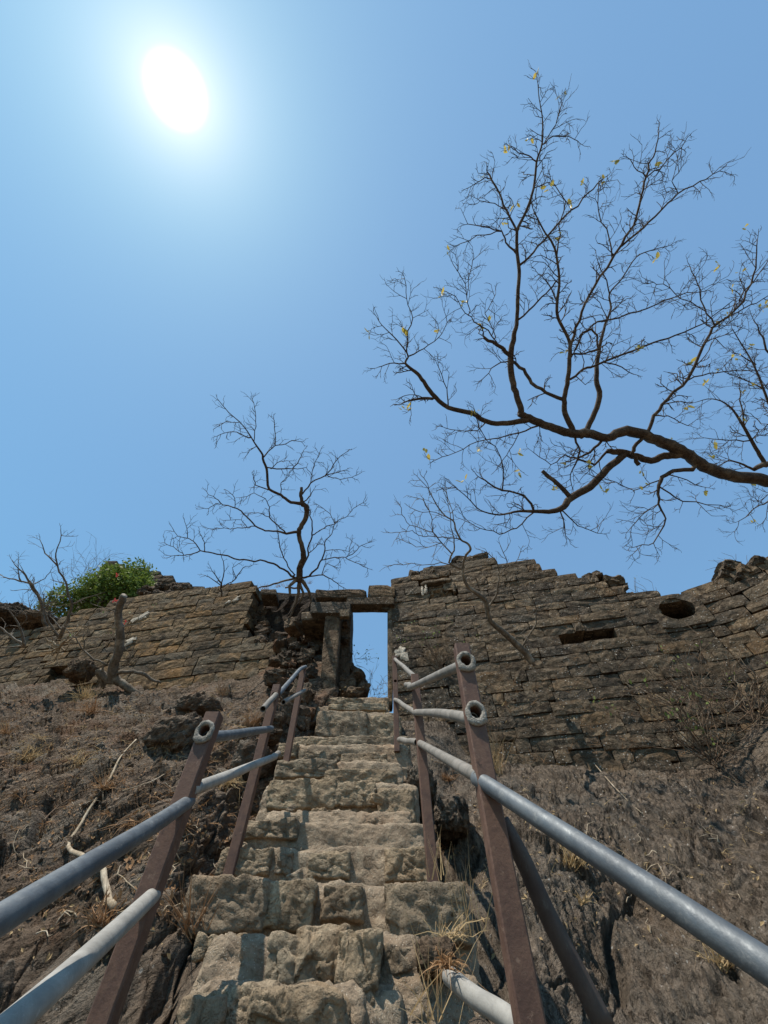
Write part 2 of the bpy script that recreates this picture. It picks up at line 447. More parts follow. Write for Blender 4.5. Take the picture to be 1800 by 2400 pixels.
# ------------------------------------------------------------------ terrain
def wd(px, py, extra): return (px, py, wall_y(px, py) + extra)
left_ctrl = [wd(x, 1612, .10) for x in (-400, -200, 0, 200, 400, 560)] + [wd(x, 1570, .35) for x in (-400, 0, 300, 560)] + \
    [wd(x, 1470, .7) for x in (-400, 0, 300, 560)] + [
    (650, 1478, 6.75), (740, 1485, 6.5), (640, 1530, 6.3), (690, 1545, 6.0), (655, 1600, 5.55), (700, 1625, 5.3), (760, 1640, 5.4), (640, 1650, 4.95), (720, 1690, 4.75),
    (-400, 1700, 6.2), (0, 1700, 5.4), (200, 1700, 5.1), (400, 1690, 4.8), (540, 1680, 4.6), (620, 1705, 4.5),
    (-400, 1800, 4.8), (0, 1800, 4.3), (200, 1800, 4.1), (400, 1790, 3.8), (520, 1800, 3.95), (600, 1790, 4.15),
    (-400, 1950, 3.5), (0, 1950, 3.3), (200, 1950, 3.1), (380, 1930, 2.85), (470, 1930, 3.5), (560, 1900, 3.75),
    (-400, 2100, 2.7), (0, 2100, 2.6), (200, 2100, 2.5), (330, 2100, 2.35), (440, 2090, 2.95), (500, 2150, 2.85), (600, 2100, 3.3),
    (-400, 2250, 2.15), (0, 2250, 2.1), (200, 2250, 2.1), (330, 2250, 2.05), (430, 2260, 2.15), (600, 2300, 2.6),
    (-400, 2400, 1.75), (0, 2400, 1.75), (200, 2400, 1.75), (400, 2400, 1.75), (600, 2450, 2.2),
    (-400, 2700, 1.3), (0, 2700, 1.3), (400, 2700, 1.3), (700, 2700, 1.8),
    (760, 1750, 5.3), (760, 1900, 4.6), (760, 2100, 3.8), (760, 2300, 3.1), (760, 2500, 2.4)]
def disp_left(V, px, py):
    q = np.stack([.82*V[:, 0]+.57*V[:, 2], V[:, 1], -.57*V[:, 0]+.82*V[:, 2]-.25*V[:, 1]], 1)     # tilted beds
    s = q*np.array([.9, .9, 3.2])
    big = fbm(V*1.1, 3, .5, 3)*.13
    beds = fbm(s*1.5, 4, .55, 11, ridge=True)*.055
    f1, f2, cv = cells(q*np.array([1.7, 2.2, 4.2]) + fbm(V*2, 2, .5, 4)[:, None]*.35, 21)
    blocks = (cv-.5)*np.where(py < 1880, .10, .18) - np.clip(.07-(f2-f1), 0, .07)*1.0
    g1, g2, cw = cells(q*np.array([5, 7, 13]) + fbm(V*5, 2, .5, 8)[:, None]*.5, 31)
    small = (cw-.5)*.020 - np.clip(.12-(g2-g1), 0, .12)*.15
    fine = fbm(s*5, 4, .55, 41)*.016
    fade = np.clip((py-1570)/60, .25, 1)
    return (big + beds + blocks + small + fine)*fade
LV, LF = sheet('rock_slope', left_ctrl, -400, 790, 1450, 2700, 3.6, disp_left, M['rock_left'])
rock_slope = obj('rock_slope', LV, LF, M['rock_left']); tag(rock_slope, kind='structure')

right_ctrl = [wd(x, 1800, .08) for x in (1130, 1250, 1400, 1550, 1700)] + [wd(x, 1755, .35) for x in (1100, 1250, 1400, 1550, 1700)] + [
    (1900, 1800, 3.1), (2200, 1800, 2.6), (1900, 1700, 3.6), (2200, 1700, 3.2),
    (960, 1690, 5.1), (950, 1740, 4.8), (1040, 1745, 4.9), (1060, 1800, 4.6), (1060, 1870, 4.1), (1080, 1950, 3.7), (1100, 2050, 3.35), (1110, 2150, 2.95), (1120, 2300, 2.35), (1120, 2450, 1.85), (1100, 2700, 1.3),
    (1190, 1860, 4.15), (1190, 1950, 3.4), (1200, 2100, 2.8), (1220, 2250, 2.35), (1240, 2400, 2.0), (1250, 2700, 1.4),
    (1400, 1900, 3.9), (1400, 2050, 3.3), (1400, 2200, 2.85), (1400, 2400, 2.4), (1400, 2700, 1.7),
    (1600, 1900, 3.6), (1600, 2050, 3.15), (1600, 2200, 2.8), (1600, 2400, 2.4), (1600, 2700, 1.8),
    (1850, 1900, 2.95), (1850, 2050, 2.7), (1850, 2200, 2.5), (1850, 2400, 2.2), (1850, 2700, 1.7),
    (2200, 1900, 2.5), (2200, 2400, 1.9), (2200, 2700, 1.5),
    (860, 1750, 5.1), (860, 1900, 4.6), (860, 2050, 4.0), (860, 2300, 3.1), (860, 2700, 2.0)]
def disp_right(V, px, py):
    big = fbm(V*1.0, 3, .5, 53)*.10
    g = np.stack([V[:, 0]*24 + fbm(V*3, 2, .5, 6)*1.3, V[:, 1]*6, (V[:, 2]*.85+V[:, 1]*.5)*4.5], 1)
    ch = fbm(g, 3, .6, 61, ridge=True)
    rough = fbm(V*7, 4, .55, 71)*.013
    f1, f2, cv = cells(V*np.array([1.6, 1.6, 1.9]) + fbm(V*2.4, 2, .5, 14)[:, None]*.3, 81)
    blocks = (cv-.5)*.06 - np.clip(.05-(f2-f1), 0, .05)*.7
    g1, g2, cw = cells(V*np.array([13, 9, 6]) + fbm(V*6, 2, .5, 18)[:, None]*.6, 91)
    sm = (cw-.5)*.012 - np.clip(.12-(g2-g1), 0, .12)*.06
    near = np.exp(-((px-1120)/110.0)**2)
    d = big*1.1 + ch*.020*(1-near) + rough + blocks + sm + near*fbm(V*4, 3, .5, 99)*.06
    # long fissure running down the face
    fx = 1445 + 22*np.sin(py/45.0) + (py-2200)*-.06
    d -= .10*np.exp(-((px-fx)/9.0)**2)*np.clip((py-1930)/80, 0, 1)
    fade = np.clip((py-1760)/60, .3, 1)
    return d*fade
RV, RF = sheet('rock_face', right_ctrl, 840, 2200, 1690, 2700, 3.6, disp_right, M['rock_right'])
rock_face = obj('rock_face', RV, RF, M['rock_right']); tag(rock_face, kind='structure')

# lower ground round the foot of the hill and the plateau behind the walls
gm = rock_mat('dry_ground', (.10, .075, .05), (.19, .15, .10), (.27, .22, .15), bump=.8, seed=12)
def grid_ground(name, x0, x1, y0, y1, n, hf, mat):
    gx, gy = np.meshgrid(np.linspace(x0, x1, n), np.linspace(y0, y1, n))
    x, y = gx.ravel(), gy.ravel(); V = np.stack([x, y, hf(x, y)], 1)
    idx = np.arange(n*n).reshape(n, n)
    F = np.stack([idx[:-1, :-1], idx[:-1, 1:], idx[1:, 1:], idx[1:, :-1]], 2).reshape(-1, 4)
    return tag(obj(name, V, F, mat), kind='structure')
grid_ground('ground', -2500, 2500, -2500, 2500, 60, lambda x, y: np.full(len(x), -6.0), gm)
def hill_near(x, y):
    p = np.stack([x, y, x*0], 1)
    return -1.3 - np.clip(-y, 0, 12)*.38 - np.clip(np.abs(x)-4, 0, 20)*.15 + fbm(p*.8, 4, .5, 5)*.12
grid_ground('hillside', -14, 14, -14, 1.35, 90, hill_near, gm)
def plateau(x, y):
    p = np.stack([x, y, x*0], 1)
    lvl = np.where(x < -1.4, 5.3 + np.clip(-x-1.4, 0, 10)*.09, 2.6)
    lvl = np.where(x > .6, 3.1, lvl)
    return lvl + fbm(p*.7, 4, .5, 15)*.08 - np.clip(y-14, 0, 30)*.3
def plateau_sheet():
    n = 110
    gs, gd = np.meshgrid(np.linspace(-12, 8, n), np.linspace(0.9, 16, n))
    X = []
    for s, d in zip(gs.ravel(), gd.ravel()):
        q = wpt(s, 0, -d); X.append(q)
    X = np.array(X); X[:, 2] = plateau(X[:, 0], X[:, 1])
    idx = np.arange(n*n).reshape(n, n)
    F = np.stack([idx[:-1, :-1], idx[:-1, 1:], idx[1:, 1:], idx[1:, :-1]], 2).reshape(-1, 4)
    tag(obj('plateau', X, F, gm), kind='structure')
plateau_sheet()

# ------------------------------------------------------------------ masonry
def brick_variant(i, nx=6, nz=3):
    rng = np.random.RandomState(100+i)
    V, F = [], []
    xs = np.linspace(-.5, .5, nx+1); zs = np.linspace(-.5, .5, nz+1)
    xs[0] += .0; 
    for j, z in enumerate(zs):
        for k, x in enumerate(xs):
            edge = (j in (0, nz)) or (k in (0, nx))
            corner = (j in (0, nz)) and (k in (0, nx))
            y = -.5 + (.016 if edge else 0) + (.02 if corner else 0) + rng.uniform(-.02, .02)
            jx = rng.uniform(-.006, .006); jz = rng.uniform(-.022, .022)
            if corner: jx += -.014*np.sign(x)*rng.rand(); jz += -.05*np.sign(z)*rng.rand()**2
            V.append((x+jx, y, z+jz))
    def g(j, k): return j*(nx+1)+k
    for j in range(nz):
        for k in range(nx): F.append((g(j, k), g(j, k+1), g(j+1, k+1), g(j+1, k)))
    rim = [g(0, k) for k in range(nx+1)] + [g(j, nx) for j in range(1, nz+1)] + [g(nz, k) for k in range(nx-1, -1, -1)] + [g(j, 0) for j in range(nz-1, 0, -1)]
    n0 = len(V)
    for r in rim: V.append((V[r][0], .5, V[r][2]))
    m = len(rim)
    for a in range(m): F.append((rim[a], n0+a, n0+(a+1) % m, rim[(a+1) % m]))
    F.append(tuple(n0+a for a in range(m))[::-1])
    return V, F
BRICKS = {}
def bricks_for(mat):
    if mat.name not in BRICKS:
        L = []
        for i in range(14):
            V, F = brick_variant(i); L.append(mesh('stone_block', V, F, mat, smooth=False))
        BRICKS[mat.name] = L
    return BRICKS[mat.name]
def put_brick(parent, mat, s, z, w, h, rng, depth_=.34, off=None, name='stone_block', tilt=.008):
    me = rng.choice(bricks_for(mat))
    if off is None: off = rng.gauss(0, .008)
    x, y, a = path(s)
    p = wpt(s, z, off - depth_/2) - parent.location
    flip = -1 if rng.random() < .5 else 1
    o = link(name, me, parent, p, (rng.gauss(0, tilt*.8), rng.gauss(0, tilt), -a + rng.gauss(0, tilt)), (w*flip, depth_, h))
    return o
def build_wall(parent, mat, s0, s1, z0, top, hmin, hmax, lmin, lmax, rng, left=None, right=None, holes=(), core_t=1.0, core_top=.16, core_back=.42, joint=.009):
    z = z0; n = 0; course = 0
    zmax = max(top(s) for s in np.linspace(s0, s1, 60))
    while z < zmax:
        h = rng.uniform(hmin, hmax)
        a = s0 if left is None else max(s0, left(z+h/2)); b = s1 if right is None else min(s1, right(z+h/2))
        s = a - rng.uniform(0, .25) if left is None else a
        while s < b-.04:
            w = rng.uniform(lmin, lmax)
            if rng.random() < .16: w = rng.uniform(.14, .28)
            if b - (s+w) < .16: w = b-s
            wav = .035*math.sin(s*.9+course*.13) + .02*math.sin(s*2.3+course*.4+1)
            zc, sc = z+h/2+wav, s+w/2
            ok = z + h*.62 + wav <= min(top(sc-w*.3), top(sc+w*.3)) + .02
            for (ha, hb, hc, hd) in holes:
                if ha < sc < hb and hc < zc < hd: ok = False
            if ok:
                put_brick(parent, mat, sc, zc, w-joint*rng.uniform(.6, 1.8), h-joint*rng.uniform(.4, 1.6), rng); n += 1
            s += w
        z += h; course += 1
    # core behind the facing
    m = 70; V = []; F = []
    ss = np.linspace(s0, s1, m); nz = 24
    for k, s in enumerate(ss):
        t = top(s) - core_top
        for j in range(nz):
            zz = z0 + (t-z0)*j/(nz-1)
            V.append(wpt(s, zz, -core_back + .05*math.sin(s*7+zz*5)+.03*math.sin(s*19-zz*11)))
        V.append(wpt(s, t, -core_t)); V.append(wpt(s, z0, -core_t))
    q = nz+2
    for k in range(m-1):
        for j in range(q):
            a, b = k*q+j, k*q+(j+1) % q
            F.append((a, b, b+q, a+q))
    F.append(tuple(range(q))[::-1]); F.append(tuple((m-1)*q+j for j in range(q)))
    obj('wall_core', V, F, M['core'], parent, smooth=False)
    return n

top_right = profile([(918, 1356), (948, 1352), (952, 1336), (1003, 1336), (1020, 1328), (1056, 1306), (1121, 1300), (1184, 1309), (1248, 1303), (1256, 1312), (1319, 1309), (1335, 1324), (1353, 1327), (1364, 1341), (1391, 1349), (1448, 1357), (1467, 1377), (1484, 1389), (1526, 1387), (1541, 1400), (1564, 1397), (1615, 1370), (1691, 1343), (1703, 1326), (1733, 1324), (1758, 1311), (1800, 1301), (1990, 1250)])
rngw = random.Random(11)
s_jr = on_wall(919, 1500)[0]
s_hole = on_wall(1588, 1432)
S_SPLIT = s_hole[0]+.22
def hole(px0, px1, py0, py1):
    a = on_wall(px0, (py0+py1)/2); b = on_wall(px1, (py0+py1)/2)
    t = on_wall((px0+px1)/2, py0)[1]; u = on_wall((px0+px1)/2, py1)[1]
    return (a[0], b[0], u, t)
holes_r = [hole(1372, 1438, 1474, 1502), hole(1072, 1092, 1484, 1500), hole(912, 936, 1522, 1546), hole(1555, 1622, 1400, 1458), hole(990, 1062, 1358, 1400), hole(1285, 1310, 1370, 1392)]
wr = empty('fort_wall', wpt(2.4, 1.5), 'tall dark basalt block wall right of the doorway, its ragged top stepping down to the right', 'wall')
n1 = build_wall(wr, M['brick'], s_jr, S_SPLIT, 1.15, top_right, 0.135, .185, .34, .85, rngw, left=lambda z: s_jr, holes=holes_r)
bst = empty('bastion_wall', wpt(6, 1.0), 'curved stone bastion bending towards the viewer at the right edge behind the dry shrub', 'wall')
n2 = build_wall(bst, M['brick'], S_SPLIT, 7.6, .9, top_right, .145, .19, .34, .8, rngw, left=lambda z: S_SPLIT, holes=[hole(1500, 1622, 1400, 1458)])

top_left = profile([(-500, 1560), (0, 1489), (84, 1470), (127, 1445), (148, 1433), (211, 1420), (287, 1408), (380, 1395), (443, 1387), (506, 1380), (591, 1366), (660, 1360)])
redge_pts = sorted([(on_wall(px, py)[1], on_wall(px, py)[0]) for px, py in [(603, 1368), (592, 1400), (580, 1450), (574, 1474), (600, 1492), (648, 1500), (645, 1530), (658, 1560), (662, 1640)]])
redge = lambda z: float(np.interp(z, [a for a, b in redge_pts], [b for a, b in redge_pts])) + .04*math.sin(z*23)
wl_ = empty('fort_wall', wpt(-4.5, 3.3), 'brown stone block wall left of the collapsed gap, standing above the rock slope', 'wall')
n3 = build_wall(wl_, M['brick_left'], -10.6, on_wall(665, 1600)[0], 3.0, top_left, .155, .20, .38, .85, rngw, right=redge, joint=.012,
                holes=[hole(145, 205, 1560, 1592)], core_t=.9)


# stones lying loose on the wall tops (parts of the walls)
STONES = {}
def stone_mesh(mat, k, n=5):
    key = (mat.name, k, n)
    if key not in STONES:
        V, F = blob(0, 0, 0, 1, 1, 1, 40+k, n=n, sq=.10, amp=.15, facet=1.3, pn=12)
        STONES[key] = mesh('rubble_stone', V, F, mat, smooth=False)
    return STONES[key]
def stone(parent, mat, p, dims, rng, name='rubble_stone', n=5, rot=None):
    p = Vector(p)
    if parent is not None: p = p - parent.location
    rot = rot or (rng.gauss(0, .25), rng.gauss(0, .25), rng.uniform(-.6, .6))
    return link(name, stone_mesh(mat, rng.randrange(8), n), parent, p, rot, dims)
for px, py, w, h in [(965, 1340, 24, 16), (1003, 1335, 40, 18), (1072, 1302, 30, 14), (1120, 1298, 50, 14), (1398, 1342, 34, 16), (1425, 1350, 30, 14), (1446, 1350, 40, 20), (1455, 1366, 26, 10), (1475, 1384, 22, 10), (1382, 1338, 22, 14)]:
    s, z = on_wall(px, py); zc = depth(wpt(s, z)); stone(wr, M['brick'], wpt(s, z-.02, -.18), (w/900*zc, .3, h/900*zc*1.2), rngw, name='loose_stone')
for px, py, w, h in [(1700, 1322, 36, 26), (1690, 1340, 30, 22), (1740, 1335, 40, 20), (1725, 1352, 30, 14), (1770, 1316, 40, 18)]:
    s, z = on_wall(px, py); zc = depth(wpt(s, z)); stone(bst, M['brick'], wpt(s, z-.02, -.12), (w/900*zc, .3, h/900*zc*1.1), rngw, name='loose_stone', rot=(.2, .5, 0))
for k in range(16):
    px = 430 + k*11 + rngw.uniform(-3, 3); s, z = on_wall(px, 1384-(px-430)*.12); zc = depth(wpt(s, z))
    stone(wl_, M['rubble'], wpt(s, z-.03, -rngw.uniform(.1, .5)), (rngw.uniform(14, 30)/900*zc, .25, rngw.uniform(8, 16)/900*zc), rngw, name='loose_stone')

# arched drain outlet at the junction
def arch_stone():
    s, z = s_hole; n = 20; W, H, rr = .36, .28, .245
    V, F = [], []
    x, y, a = path(s)
    def P(u, v, off): return wpt(s+u, z+v, off)
    inner, outer = [], []
    for k in range(n):
        t = 2*math.pi*k/n
        c, si = math.cos(t), math.sin(t)
        iv = si*rr*.98 if si > 0 else si*rr*.62
        inner.append((c*rr*(1+.03*math.sin(5*t)), iv)); 
        m = max(abs(c)/W, abs(si)/H); outer.append((c/m, si/m))
    for off in (.015, -.85):
        for L in (inner, outer):
            for k, (u, v) in enumerate(L): V.append(P(u, v, off + .012*math.sin(k*1.7)))
    for k in range(n):
        k2 = (k+1) % n
        F += [(k, k2, n+k2, n+k), (2*n+k, 3*n+k, 3*n+k2, 2*n+k2), (k, 2*n+k, 2*n+k2, k2), (n+k, n+k2, 3*n+k2, 3*n+k)]
    F.append(tuple(2*n+k for k in range(n)))
    obj('arched_outlet', V, F, M['brick'], wr, smooth=False)
arch_stone()

# carved animal relief in its niche
def relief():
    nx, nz = 64, 34; sc, zc = on_wall(1026, 1380); W, H = .50, .27
    strokes = [([(-.36, .05), (-.2, .10), (.05, .07), (.25, .10)], .085), ([(.25, .10), (.38, .02), (.42, -.1)], .06), ([(-.36, .05), (-.42, -.12), (-.34, -.3)], .05),
               ([(-.3, .0), (-.22, -.2), (-.28, -.32)], .045), ([(.18, .05), (.10, -.18), (.16, -.32)], .045), ([(.28, .05), (.34, -.2), (.30, -.34)], .045),
               ([(-.36, .1), (-.30, .34), (0, .30), (.25, .36), (.42, .26)], .03)]
    V, F = [], []
    for j in range(nz+1):
        for i in range(nx+1):
            u, v = -.5+i/nx, -.5+j/nz; h = 0
            for pl, r in strokes:
                for (a, b) in zip(pl[:-1], pl[1:]):
                    ax, ay = a; bx, by = b; dx, dy = bx-ax, (by-ay)*.54
                    px, py = u-ax, (v-ay)*.54
                    t = max(0, min(1, (px*dx+py*dy)/(dx*dx+dy*dy))); d = math.hypot(px-t*dx, py-t*dy)
                    h = max(h, math.sqrt(max(0, 1-(d/r)**2))*.06)
            h += .008*math.sin(u*61+v*23)*math.sin(v*47)
            if i in (0, nx) or j in (0, nz): h = -.25
            V.append(wpt(sc+u*W, zc+v*H, -.09+h))
    for j in range(nz):
        for i in range(nx):
            a = j*(nx+1)+i; F.append((a, a+1, a+nx+2, a+nx+1))
    r = wr; panel = obj('relief_panel', V, F, M['brick'], r); panel['label'] = 'carved animal relief in its niche'
    for u, w, h, m in ((-.30, .055, .24, 'plaster'), (.30, .06, .26, 'brick')):
        V, F = blob(0, 0, 0, w, .2, h, int(u*10)+50, n=4, sq=.05, amp=.04)
        link('niche_side', mesh('niche_side', V, F, M[m], False), r, wpt(sc+u, zc, -.08)-r.location, (0, 0, -path(sc)[2])).parent = panel
    V, F = blob(0, 0, 0, .62, .24, .09, 52, n=4, sq=.1, amp=.08)
    link('niche_cap', mesh('niche_cap', V, F, M['brick'], False), r, wpt(sc, zc+H/2+.05, -.08)-r.location, (0, 0, -path(sc)[2])).parent = panel
relief()
# lime patches still clinging to the walls
def patch(parent, px, py, w, h, seed, mat='plaster', rot=0.0):
    s, z = on_wall(px, py); zc = depth(wpt(s, z)); n = 22
    rr = np.random.RandomState(seed); V = [wpt(s, z, .024)]; ring = []
    ph = rr.rand(6)*6
    for ringi, (q, off) in enumerate(((.6, .022), (1.0, .010), (1.02, -.05))):
        for k in range(n):
            t = 2*math.pi*k/n; r = 1+.25*math.sin(2*t+ph[0])+.22*math.sin(3*t+ph[1])+.20*math.sin(7*t+ph[2])+.12*math.sin(11*t+ph[3])
            u, v = math.cos(t)*w/2*r*q, math.sin(t)*h/2*r*q
            u, v = u*math.cos(rot)-v*math.sin(rot), u*math.sin(rot)+v*math.cos(rot)
            V.append(wpt(s+u/900*zc, z+v/900*zc*1.05, off))
    F = [(0, 1+k, 1+(k+1) % n) for k in range(n)]
    for g in range(2):
        for k in range(n): F.append((1+g*n+k, 1+(g+1)*n+k, 1+(g+1)*n+(k+1) % n, 1+g*n+(k+1) % n))
    obj('lime_patch', V, F, M[mat], parent, smooth=False)
patch(wr, 941, 1532, 30, 32, 3); patch(wr, 998, 1381, 8, 24, 4)
patch(wl_, 330, 1447, 34, 20, 5, rot=.4); patch(wl_, 306, 1503, 30, 15, 6, rot=.5); patch(wl_, 624, 1404, 0.1, 0.1, 7)
patch(wl_, 553, 1405, 22, 9, 8, rot=.6); patch(wl_, 535, 1412, 12, 9, 9)

# ------------------------------------------------------------------ gateway
gw = empty('gateway', (-.4, 5.75, 3.0), 'ruined stone doorway framing blue sky at the head of the stairs', 'doorway')
def block(parent, name, P0, P1, y0, y1, mat, seed, n=7, sq=.06, amp=.05, quad=None, facet=.3):
    """block whose front face spans photo corners P0..P1 (x left, y top .. x right, y bottom) at distance y0, running back to y1"""
    if quad is None: quad = [(P0[0], P0[1]), (P1[0], P0[1]), (P1[0], P1[1]), (P0[0], P1[1])]
    tl, tr, br, bl = [at(q[0], q[1], y0) for q in quad]
    V, F = blob(0, 0, 0, 2, 2, 2, seed, n=n, sq=sq, amp=0, pn=18)
    V = np.array(V)
    out = []
    for x, y, z in V:
        u, v = (x+1)/2, (z+1)/2
        a = tl.lerp(tr, u); b = bl.lerp(br, u); p = b.lerp(a, v)
        p = Vector((p.x, y0 + (y+1)/2*(y1-y0), p.z)); out.append(p)
    W = np.array(out); c = W.mean(0)
    size = min((tr-tl).length, (tl-bl).length, abs(y1-y0))
    q = W*3.2/max(size, .12)*.35 + seed*7.3
    f1, f2, cv = cells(q, seed)
    nrm = (V/np.linalg.norm(V, axis=1)[:, None])
    d = (fbm(q, 3, .55, seed)*.5 + (cv-.5)*facet*1.3 + fbm(q*5, 3, .6, seed+2)*.25)*amp*size*.8
    W = W + nrm*d[:, None]
    return obj(name, W, F, mat, parent, smooth=False)
block(gw, 'door_jamb', 0, 0, 5.62, 5.95, M['rubble'], 3, quad=[(763, 1432), (799, 1432), (784, 1642), (746, 1642)], n=12, amp=.045)
block(gw, 'door_jamb', 0, 0, 5.68, 5.95, M['brick'], 4, quad=[(908, 1412), (921, 1412), (921, 1650), (909, 1650)], n=9, amp=.05)
block(gw, 'lintel', (812, 1399), (925, 1416), 5.58, 5.83, M['brick'], 5, n=12, amp=.06)
block(gw, 'bracket_beam', (728, 1410), (822, 1436), 5.55, 5.72, M['brick'], 6, n=8, amp=.07)
block(gw, 'bracket_block', (796, 1428), (819, 1444), 5.50, 5.6, M['brick'], 7, n=5, amp=.10)
block(gw, 'lintel_course', (738, 1380), (858, 1400), 5.62, 6.0, M['rubble'], 8, n=9, amp=.14, facet=.8)
block(gw, 'lintel_course', (864, 1372), (926, 1399), 5.62, 6.0, M['brick'], 9, n=7, amp=.10, facet=.7)
block(gw, 'bracket_block', (896, 1415), (912, 1428), 5.66, 5.76, M['brick'], 10, n=5, amp=.12)
block(gw, 'passage_wall', 0, 0, 6.0, 6.9, M['rubble'], 11, quad=[(795, 1400), (824, 1400), (818, 1600), (788, 1645)], n=10, amp=.10, facet=.9)
rngr = random.Random(23)
for px, py, w, h, y in [(806, 1500, 16, 14, 5.98), (812, 1468, 12, 12, 6.0), (815, 1610, 40, 34, 6.0), (838, 1596, 36, 20, 6.1), (850, 1622, 24, 26, 6.0), (820, 1572, 26, 22, 6.2), (826, 1630, 44, 18, 5.9), (797, 1625, 20, 34, 5.85), (845, 1606, 26, 18, 6.2), (812, 1545, 18, 20, 6.2)]:
    p = at(px, py, y); zc = depth(p); stone(gw, M['rubble'], p, (w/900*zc, .3, h/900*zc), rngr, name='fallen_stone')

# collapsed stretch beside the doorway: dark back fill, jumbled stones
heap = empty('rubble_heap', at(690, 1560, 6.0), 'collapsed masonry and earth between the left wall and the doorway', 'rubble')
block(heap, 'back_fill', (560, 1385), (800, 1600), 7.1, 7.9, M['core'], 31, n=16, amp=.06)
block(heap, 'slab', (705, 1432), (770, 1452), 5.8, 6.6, M['brick'], 35, n=6, amp=.08)
block(heap, 'slab', (610, 1380), (648, 1393), 6.2, 6.6, M['brick'], 36, n=5, amp=.10)
for k in range(110):
    px = rngr.uniform(585, 752); py = rngr.uniform(1420, 1530)
    if px < 605 and py > 1470: continue
    y = 7.1 - (py-1400)/130*.75 + rngr.uniform(-.1, .1) - (.15 if px < 620 else 0)
    if py < 1425 and rngr.random() < .4: continue
    p = at(px, py, y); zc = depth(p); w = rngr.uniform(12, 34)
    stone(heap, M['rubble'], p, (w/900*zc, w/900*zc*.9, w*rngr.uniform(.4, .8)/900*zc), rngr)
for k in range(70):                      # jumble running down towards the steps
    py = rngr.uniform(1500, 1700); t = (py-1500)/200
    px = rngr.uniform(650-30*t, 745-25*t); y = 6.2 - t*1.55 + rngr.uniform(-.08, .08)
    p = at(px, py, y); zc = depth(p); w = rngr.uniform(10, 30)
    stone(heap, M['rubble'] if rngr.random() < .7 else M['soil'], p, (w/900*zc, w/900*zc, w*rngr.uniform(.5, .9)/900*zc), rngr)
for px, py, w, h, y in [(688, 1470, 34, 30, 6.0), (690, 1520, 24, 18, 5.95), (675, 1545, 30, 22, 5.85), (660, 1516, 24, 16, 6.0), (650, 1590, 50, 34, 5.5), (700, 1640, 44, 60, 5.0), (680, 1690, 60, 46, 4.6), (640, 1700, 50, 40, 4.4), (628, 1735, 36, 24, 4.15)]:
    p = at(px, py, y); zc = depth(p); stone(heap, M['rubble'], p, (w/900*zc, .35, h/900*zc), rngr, n=8)

# ------------------------------------------------------------------ stairs
st = empty('stone_stairs', (-.25, 1.7, -.1), 'steep worn flight of rough stone steps climbing to the doorway', 'stairs')
STEPS = [  # y front, z top, x0, x1
    (1.28, -.20, -.60, .22), (1.73, .10, -.56, .06), (2.28, .40, -.76, .37), (2.62, .605, -.80, .28), (2.80, .765, -.84, .25), (3.19, 1.095, -.87, .25),
    (3.52, 1.365, -.90, .16), (3.84, 1.63, -.92, .22), (4.08, 1.81, -.94, .27), (4.88, 2.45, -.84, .21), (5.16, 2.67, -.92, .06), (5.50, 2.97, -.90, .05), (5.75, 3.08, -.98, .08)]
def world_block(parent, name, x0, x1, y0, y1, z0, z1, mat, seed, n=10, sq=.08, amp=.06, facet=.6, freq=2.2, smooth=True, slope=0.0):
    V, F = blob(0, 0, 0, 2, 2, 2, seed, n=n, sq=sq, amp=0, pn=18)
    V = np.array(V); W = (V+1)/2*np.array([x1-x0, y1-y0, z1-z0]) + np.array([x0, y0, z0])
    q = W*freq*2.4 + seed*5.1
    f1, f2, cv = cells(q*.8, seed); nrm = V/np.linalg.norm(V, axis=1)[:, None]
    g1, g2, cw = cells(q*3.3 + fbm(q*2, 2, .5, seed+8)[:, None]*.3, seed+1)
    d = fbm(q, 4, .55, seed)*amp*.30 + (cv-.5)*facet*amp*.55 - np.clip(.10-(f2-f1), 0, .10)*amp*2.5 + (cw-.5)*amp*.38 - np.clip(.12-(g2-g1), 0, .12)*amp*1.0 + fbm(q*6, 3, .6, seed+3)*amp*.13
    W = W + nrm*d[:, None]
    W[:, 1] += slope*(z1-W[:, 2])*-1
    return obj(name, W, F, mat, parent, smooth=smooth)
for i, (y, z, x0, x1) in enumerate(STEPS):
    y1 = STEPS[i+1][0]+.25 if i+1 < len(STEPS) else y+1.1
    zb = STEPS[i-1][1]-.22 if i else z-.6
    world_block(st, 'step', x0, x1, y+.015, y1, zb, z, M['mortar'], 200+i, n=44, sq=.01, amp=.030, facet=.5, freq=2.6, slope=.07)
def riser_stone(px0, px1, pt, pb, y, seed, mat='stair', proud=.07, n=14, amp=.05, sq=.10, deep=.25):
    n = int(n*1.7); sq = .02; amp *= .62
    a = at(px0, pt, y-proud); b = at(px1, pt, y-proud); zt = a.z; zb = at(px0, pb, y-proud).z
    return world_block(st, 'step_stone', a.x, b.x, y-proud, y+deep, zb, zt, M[mat], seed, n=n, sq=sq, amp=amp, facet=.6, freq=2.4)
